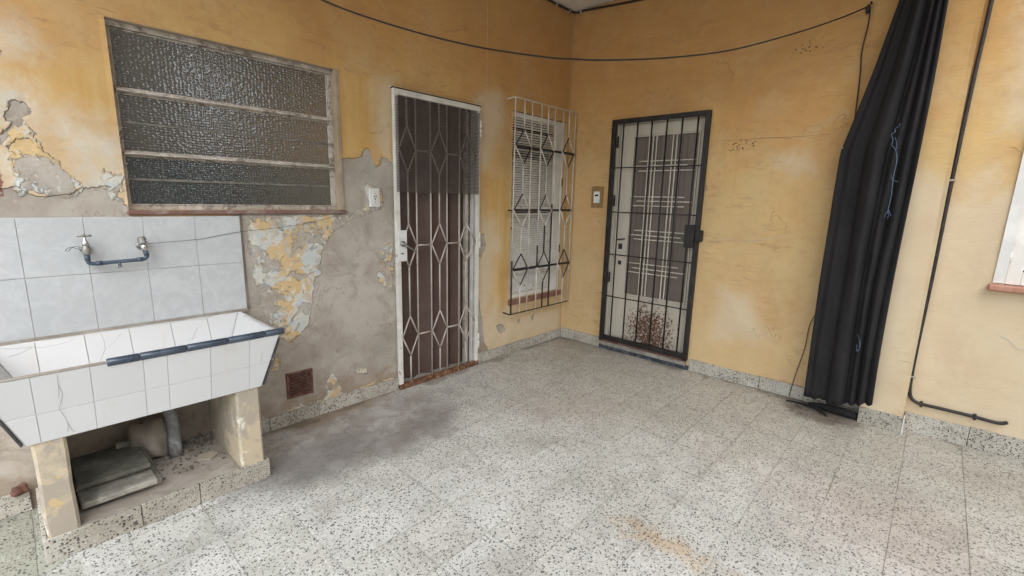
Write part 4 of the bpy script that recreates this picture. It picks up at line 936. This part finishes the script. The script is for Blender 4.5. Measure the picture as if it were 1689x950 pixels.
for r_, (zc, hh) in enumerate(rw):
    for ci, (k, l_, rr_) in enumerate(((1, bx[0], bx[2]), (4, bx[3], bx[5]), (7, bx[6], bx[8]))):
        cx = bx[k]; sides = [((cx, zc+hh), (rr_-.004, zc)), ((rr_-.004, zc), (cx, zc-hh)), ((cx, zc-hh), (l_+.004, zc)), ((l_+.004, zc), (cx, zc+hh))]
        dk = {0: (1, 3), 1: (3,), 2: (0, 3, 1)}[r_]
        for si, (a, b) in enumerate(sides): g2(a, b, 'grille_dark' if si in dk else 'grille_cream', 'diamond_side', .006, gy-.003)
    box('cross_bar', 'grille_dark', t, bx[0], bx[3]-.006, gy+.006, gy+.013, zc-.013, zc+.013, c=.002)
    box('cross_bar', 'grille_dark', t, bx[3]-.004, bx[8]+.006, gy+.006, gy+.013, zc-.011, zc+.011, c=.002)
    if r_ == 1: MB().bar((bx[0]+.006, gy+.012, zc), (bx[0]+.045, -.001, zc-.004), .010, .010, up=(0, 0, 1)).build('wall_anchor', 'grille_dark', t)
    MB().bar((bx[8]+.006, gy+.01, zc), (-.002, gy+.02, zc), .012, .012, up=(0, 0, 1)).build('wall_anchor', 'grille_dark', t)
box('end_rail', 'grille_cream', t, bx[0]-.012, bx[8]+.010, gy-.004, gy+.004, zt, zt+.010, c=.001); box('end_rail', 'grille_dark', t, bx[0]-.02, bx[8]+.010, gy-.004, gy+.004, zb_-.010, zb_, c=.001)
MB().bar((bx[0]-.005, gy, zt+.005), (bx[0]+.01, -.001, zt+.003), .010, .010, up=(0, 0, 1)).build('wall_anchor', 'grille_cream', t)
MB().bar((bx[0]-.012, gy, zb_-.005), (bx[0]+.005, -.001, zb_-.005), .010, .010, up=(0, 0, 1)).build('wall_anchor', 'grille_dark', t)

# ================================================================== BLACK BARRED DOOR + CREAM DOOR
t = thing('security_door', (-.03, -.957, .07), 'black iron barred security door with square lock box on the right wall', 'security door')
xa, xb = -.052, -.014
ya, yc, za, zc_ = -.515, -1.400, .088, 2.173
box('frame_stile', 'black_paint', t, xa, xb, ya-.038, ya, za, zc_, c=.003); box('frame_stile', 'black_paint', t, xa, xb, yc, yc+.038, za, zc_, c=.003)
box('frame_rail', 'black_paint', t, xa, xb, yc+.0385, ya-.0385, zc_-.040, zc_, c=.003); box('frame_rail', 'black_paint', t, xa, xb, yc+.0385, ya-.0385, za+.01, za+.055, c=.003)
o = box('rusted_bottom_strip', 'vent_rust', t, xa+.004, xb, yc+.01, ya-.01, za-.008, za+.0095, c=.002)
bys = [(-.618, -.640), (-.757, -.778), (-.895, -.910), (-1.030, -1.050), (-1.163, -1.182), (-1.295, -1.310)]
bys = [(a+b)/2 for a, b in bys]
for y_ in bys: cyl('bar', 'black_paint', t, (-.034, y_, za+.05), (-.034, y_, zc_-.035), .0072, 8)
for z_ in (1.749, 1.345, .945, .537): cyl('cross_bar', 'black_paint', t, (-.025, ya-.03, z_), (-.025, yc+.03, z_), .0052, 8)
lk = box('lock_box', 'black_paint', t, -.078, -.006, -1.372, -1.290, 1.077, 1.266, c=.004)
box('latch', 'black_paint', lk, -.060, -.004, -1.425, -1.373, 1.13, 1.225, c=.006)
for z_ in (2.07, 1.15, .24): cyl('hinge', 'black_paint', t, (-.02, -.508, z_-.035), (-.02, -.508, z_+.035), .010, 10)
for z_ in (1.98, 1.45, .72): box('hinge_leaf', 'black_paint', t, -.012, .0, -.570, -.555, z_-.05, z_+.05, c=.001)

t = thing('house_door', (.06, -.955, .09), 'cream steel house door with brown pane and rust spotted lower panel behind black bars', 'door')
xd = .055
box('jamb', 'cream_door', t, .012, .10, -.5555, -.5315, .088, 2.164, c=.002); box('jamb', 'cream_door', t, .012, .10, -1.3835, -1.360, .088, 2.164, c=.002)
box('head', 'cream_door', t, .012, .10, -1.3595, -.556, 2.135, 2.164, c=.002)
box('door_stile', 'cream_door', t, xd, xd+.04, -.683, -.558, .10, 2.133, c=.002); box('door_stile', 'cream_door', t, xd, xd+.04, -1.358, -1.302, .10, 2.133, c=.002)
box('door_rail', 'cream_door', t, xd, xd+.04, -1.3015, -.6835, 2.034, 2.133, c=.002)
box('lower_panel', 'cream_door', t, xd+.002, xd+.04, -1.3015, -.6835, .10, .556, c=.002)
box('glass_pane', 'pane', t, xd+.020, xd+.026, -1.3015, -.6835, .557, 2.033, c=0)
for a in ((-.6835, -.672), (-1.3015, -1.313)): pass
mb = MB().box(xd-.006, xd+.018, -.700, -.686, .558, 2.032).box(xd-.006, xd+.018, -1.2995, -1.287, .558, 2.032); mb.build('glazing_bead', 'cream_door', t)
mb = MB().box(xd-.006, xd+.018, -1.2865, -.7005, 2.020, 2.032).box(xd-.006, xd+.018, -1.2865, -.7005, .558, .572); mb.build('glazing_bead', 'cream_door', t)
for y_ in (-.847, -.883, -.916, -1.066, -1.100, -1.138): box('pane_bar', 'grille_cream', t, xd-.004, xd+.006, y_-.005, y_+.005, .573, 2.019, c=.001)
L1, L2 = (-.765, -1.284), (-.702, -1.212)
for g_ in ((1.805, L1), (1.763, L2), (1.720, L1), (1.491, L2), (1.452, L1), (1.410, L2), (1.184, L1), (1.141, L2), (1.104, L1), (.877, L2), (.832, L1), (.791, L2)):
    box('pane_bar', 'grille_cream', t, xd-.011, xd-.0042, g_[1][1], g_[1][0], g_[0]-.0045, g_[0]+.0045, c=.001)
MB().tube([(xd, -.607, 1.086), (xd-.035, -.610, 1.088), (xd-.040, -.63, 1.090), (xd-.036, -.685, 1.098)], .0065, 8, smooth_path=3).build('lever_handle', 'grille_dark', t)
box('keyhole_plate', 'grille_dark', t, xd-.004, xd, -.647, -.605, .995, 1.047, c=.001); box('keyhole_plate', 'grille_dark', t, xd-.004, xd, -.647, -.614, .845, .884, c=.001)
box('kick_rail', 'cream_door', t, xd-.004, xd+.0015, -1.3015, -.6835, .545, .556, c=.001)
t = thing('door_threshold', (-.01, -.955, 0), 'worn marble doorstep with a dark blue front edge under the black barred door', 'doorstep')
box('step_slab', 'stone', t, -.034, .22, -1.384, -.531, .0365, .079, c=.004)
n = N('dark_blue_marble'); c = n.mix(n.step(n.noise(30, 5, .7, dist=1), .45, .6), (.022, .028, .038), (.10, .115, .13))
MAT['blue'] = n.out(c, .4)
box('dark_riser', 'blue', t, -.026, .20, -1.41, -.50, .0, .036, c=.003)

# ================================================================== CURTAIN
def lerp(x, xs_, ys_): return float(np.interp(x, xs_, ys_))
t = thing('curtain', (-.2, -2.55, .1), 'long gathered black curtain hanging beside the pier', 'curtain')
FOLDS = [(-.03, .10, .010), (.09, .20, .016), (.18, .325, .011), (.335, .60, .062), (.60, .655, .018), (.645, .765, .046), (.775, .905, .050), (.90, 1.03, .036)]
NU, NZ = 170, 60; V = []; F = []
eL = ([.09, .5, .9, 1.795, 2.0, 2.29, 2.49, 2.65, 2.95], [-2.318, -2.312, -2.309, -2.315, -2.362, -2.425, -2.462, -2.492, -2.545])
for j in range(NZ+1):
    v_ = j/NZ
    for i in range(NU+1):
        u_ = i/NU; zb0 = lerp(u_, [0, .35, .38, 1], [.098, .108, .095, .165])+.005*math.sin(u_*31)+.004*math.sin(u_*57+1); z_ = zb0+(2.95-zb0)*v_
        yl = lerp(z_, *eL); yr = -2.708+.010*math.sin(z_*2.1)
        uu = u_+.012*math.sin(z_*1.7+u_*9)+.006*math.sin(z_*4.1+u_*5)
        y_ = yl+(yr-yl)*u_
        x_ = -.178
        for fa, fb, fh in FOLDS:
            if fa < uu < fb: x_ -= fh*(1-.15*v_)*math.sin(math.pi*(uu-fa)/(fb-fa))**.65
        x_ -= .005*math.sin(z_*5.3+u_*11+1.5*math.sin(z_*1.9))*math.exp(-((z_-1.2)/1.3)**2)+.0035*math.sin(z_*13+u_*7+2*math.sin(u_*9))*(.4+.6*math.sin(z_*1.1+u_*5)**2)+.004*math.sin(z_*2.3+u_*6)+.002*math.sin(z_*9+u_*23)+.003*math.sin(uu*38+.6*z_)
        V.append((x_, y_, z_))
nn_ = len(V)
V += [(p[0]+.010, p[1], p[2]) for p in V]
for j in range(NZ):
    for i in range(NU):
        a = j*(NU+1)+i; q = [a, a+NU+1, a+NU+2, a+1]; F += [q, [x_+nn_ for x_ in q[::-1]]]
for i in range(NU): F += [[i, i+1, i+1+nn_, i+nn_]]
for j in range(NZ):
    a = j*(NU+1); F += [[a, a+nn_, a+NU+1+nn_, a+NU+1]]; a += NU; F += [[a, a+NU+1, a+NU+1+nn_, a+nn_]]
MB().add(V, F, True).build('cloth', 'curtain', t)
for (za_, ya_) in ((2.945, -2.555), (2.945, -2.60), (2.945, -2.645), (2.945, -2.69)):
    MB().tube([(-.19, ya_, 2.94), (-.19, ya_, 2.985)], .004, 8).build('curtain_hook', 'clip', t)
t = thing('curtain_rail', (-.1, -2.62, 2.98), 'short steel curtain rail fixed above the black curtain on the right wall', 'rail')
MB().tube([(-.001, -2.40, 2.99), (-.19, -2.40, 2.99), (-.19, -2.72, 2.99), (-.001, -2.72, 2.99)][1:3], .009, 10).build('rod', 'clip', t)
for y_ in (-2.44, -2.60): MB().tube([(-.001, y_, 2.99), (-.185, y_, 2.99)], .008, 8).build('bracket', 'clip', t)
st = [(-2.583, 1.912), (-2.588, 1.893), (-2.573, 1.878), (-2.585, 1.845), (-2.585, 1.814), (-2.606, 1.785), (-2.620, 1.724), (-2.617, 1.628), (-2.622, 1.527), (-2.619, 1.443), (-2.618, 1.41)]
t = thing('blue_string', (-.25, -2.6, 1.4), 'frayed light blue string caught on the front of the black curtain', 'string')
XS = -.253
MB().tube([(XS, a+.004, b) for a, b in st], .0018, 6, smooth_path=4).build('strand', 'string', t)
for pts in ([(-2.588, 1.86), (-2.60, 1.83), (-2.606, 1.79)], [(-2.60, 1.64), (-2.612, 1.61), (-2.640, 1.60)], [(-2.618, 1.43), (-2.605, 1.405), (-2.606, 1.385)], [(-2.618, 1.43), (-2.622, 1.40), (-2.618, 1.38)], [(-2.618, 1.43), (-2.630, 1.405), (-2.634, 1.395)], [(-2.583, 1.912), (-2.60, 1.925), (-2.598, 1.94)]):
    MB().tube([(XS-.001, a, b) for a, b in pts], .0012, 5, smooth_path=3).build('frayed_end', 'string', t)
o = tube('string_scrap', 'string', None, [(XS, -2.57, .63), (XS, -2.588, .585), (XS, -2.592, .535), (XS, -2.58, .52), (XS+.002, -2.575, .56)], .0013, 5, smooth_path=3); tag(o, 'short loose blue thread low on the black curtain', 'string')

# ================================================================== CABLES
t = thing('overhead_cable', (0, -2.33, 2.71), 'thin dark cable sagging across the corner from the hook on the right wall', 'cable')
P0 = Vector((-.03, -2.33, 2.713)); P1 = Vector((-3.0, -.02, 0))
tz = [(0, 2.705), (.059, 2.608), (.147, 2.490), (.253, 2.372), (.359, 2.303), (.46, 2.264), (.52, 2.255), (.558, 2.255), (.652, 2.276), (.742, 2.323), (.827, 2.390), (.88, 2.447), (.94, 2.53), (1.0, 2.63)]
MB().tube([(P0.x+(P1.x-P0.x)*a, P0.y+(P1.y-P0.y)*a, b) for a, b in tz], .0048, 8, smooth_path=6).build('cable', 'cable', t)
MB().tube([(.0, -2.335, 2.725), (-.02, -2.335, 2.725), (-.04, -2.338, 2.722), (-.045, -2.34, 2.71)], .006, 8, smooth_path=3).build('wall_hook', 'grille_dark', t)
lump('cable_knot', 'cable', (-.03, -2.322, 2.685), .018, 4, (1, .7, 1.5), 2, .2, t)
tube('hanging_lead', 'cable', t, [(-.03, -2.335, 2.70), (-.025, -2.338, 2.60), (-.02, -2.325, 2.45), (-.02, -2.335, 2.3), (-.02, -2.34, 2.15), (-.02, -2.345, 2.0), (-.02, -2.36, 1.9)], .004, 8, smooth_path=4)
o = tube('hanging_lead', 'cable', None, [(-.03, -2.36, .85), (-.02, -2.30, .70), (-.016, -2.262, .58), (-.016, -2.255, .42), (-.018, -2.235, .28), (-.022, -2.215, .15), (-.024, -2.205, .06), (-.03, -2.20, .012)], .0028, 6, smooth_path=4)
tag(o, 'thin dark lead coming out from behind the curtain down to the floor', 'cable')
t = thing('ceiling_cable', (0, 0, 3.19), 'black cable clipped along the ceiling line in the corner', 'cable')
MB().tube([(-3.0, -.012, 3.17), (-.9, -.012, 3.188), (-.4, -.012, 3.186), (-.17, -.014, 3.187), (-.05, -.018, 3.188), (-.016, -.04, 3.188), (-.012, -.16, 3.186), (-.012, -.6, 3.15), (-.012, -1.0, 3.13), (-.012, -2.2, 3.12)], .0085, 8, smooth_path=5).build('cable', 'cable', t)
for p in ((-.30, -.010, 3.18), (-.10, -.010, 3.18), (-1.2, -.01, 3.18)): box('clip', 'clip', t, p[0]-.008, p[0]+.008, -.024, .004, 3.172, 3.20)
box('clip', 'clip', t, -.024, .004, -.09, -.075, 3.172, 3.20)
t = thing('wall_cable', (-.06, -2.86, .2), 'thick black cable running down beside the pier and bending right above the skirting', 'cable')
cp = [(-2.885, 3.1), (-2.882, 2.595), (-2.872, 2.185), (-2.865, 1.634), (-2.862, 1.014), (-2.856, .576), (-2.856, .371), (-2.862, .269), (-2.878, .225), (-2.905, .207), (-2.935, .203), (-3.05, .203), (-3.176, .201), (-3.26, .197), (-3.292, .201), (-3.315, .214)]
MB().tube([(-.058, a-.012, b) for a, b in cp], .0102, 10, smooth_path=5).build('cable', 'cable', t)
for y_, z_ in ((-2.875, 1.615), (-2.868, .372)): box('clip', 'clip', t, -.070, -.046, y_-.020, y_+.012, z_-.006, z_+.006)
for y_, z_ in ((-2.94, .203), (-3.188, .201)): box('clip', 'grille_dark', t, -.070, -.046, y_-.007, y_+.007, z_-.018, z_+.018)
o = MB().tube([(-.001, -2.315, 1.822), (-.06, -2.315, 1.822), (-.22, -2.325, 1.82)], .004, 8).build('wall_nail', 'clip'); tag(o, 'long pale nail sticking out at the left edge of the curtain', 'nail')
# rag and scraps under the curtain; the black roll also stands in for its shadow
t = thing('black_rubbish_shade', (-.12, -2.45, 0), 'flat black strip and scraps on the floor, also standing in for the shadow under the curtain', 'rubbish')
mb = MB(); mb.tube([(-.115, -2.20, .008), (-.11, -2.28, .010), (-.125, -2.36, .014), (-.15, -2.42, .018), (-.19, -2.455, .012), (-.215, -2.475, .006)], [.004, .006, .008, .010, .008, .003], 8, smooth_path=4); mb.build('strip', 'curtain', t)
mb = MB(); mb.tube([(-.10, -2.34, .02), (-.105, -2.42, .03), (-.11, -2.50, .032), (-.115, -2.58, .03), (-.12, -2.632, .026)], [.012, .022, .028, .026, .022], 10, smooth_path=4); mb.build('shade_bundle', 'curtain', t)
rs = random.Random(2)
mb = MB()
for k in range(14):
    a = Vector((rs.uniform(-.32, -.14), rs.uniform(-2.58, -2.25), .003)); d = Vector((rs.uniform(-.05, .05), rs.uniform(-.06, .06), 0)); mb.tube([a, a+d*.5+Vector((rs.uniform(-.01, .01), 0, .003)), a+d], .0011, 5)
mb.build('thread_scraps', 'curtain', t)['kind'] = 'stuff'

# ================================================================== RIGHT WINDOW
t = thing('shuttered_window', (-.05, -3.6, 1.0), 'white framed louvred shutter with terracotta sill at the right edge', 'window')
MB().prism([(-.055, -3.138, 1.030), (-.055, -3.186, 1.030), (-.055, -3.194, 2.26), (-.055, -3.152, 2.30)], (.0105, 0, 0)).build('surround_strip', 'shutter_white', t)
MB().box(-.055, -.0445, -4.10, -3.195, 2.255, 2.30).build('surround_strip', 'shutter_white', t)
MB().box(-.055, -.0445, -4.10, -4.052, 1.03, 2.254).build('surround_strip', 'shutter_white', t)
for sy in ((-3.188, -3.608), (-3.612, -4.046)):
    fr = box('shutter_leaf', 'slat', t, -.028, .0, sy[0]-.062, sy[0], 1.024, 2.245, c=.002)
    box('shutter_stile', 'slat', t, -.028, .0, sy[1], sy[1]+.05, 1.024, 2.245, c=.002)
    box('shutter_rail', 'slat', t, -.028, .0, sy[1]+.0505, sy[0]-.0625, 1.024, 1.10, c=.002); box('shutter_rail', 'slat', t, -.028, .0, sy[1]+.0505, sy[0]-.0625, 2.19, 2.245, c=.002)
    z_ = 1.112
    w2 = (sy[0]-.0625)-(sy[1]+.0505)
    me = MB().prism([(-.012, -w2/2, 0), (.010, -w2/2, .022), (.010, w2/2, .022), (-.012, w2/2, 0)], (.003, 0, .006)).mesh('slat', MAT['slat'], (0, 0, 0))
    while z_ < 2.17:
        o = bpy.data.objects.new('slat', me); COL.objects.link(o); o.parent = t; o.location = Vector((-.014, (sy[0]-.0625+sy[1]+.0505)/2, z_))-WL[t.name]; z_ += .034
for z_ in (1.18, 2.0): cyl('hinge', 'shutter_white', t, (-.034, -3.187, z_-.03), (-.034, -3.187, z_+.03), .007, 8)
box('sill', 'terracotta', t, -.095, .15, -4.12, -3.122, .985, 1.0205, c=.006)

bpy.context.view_layer.update()
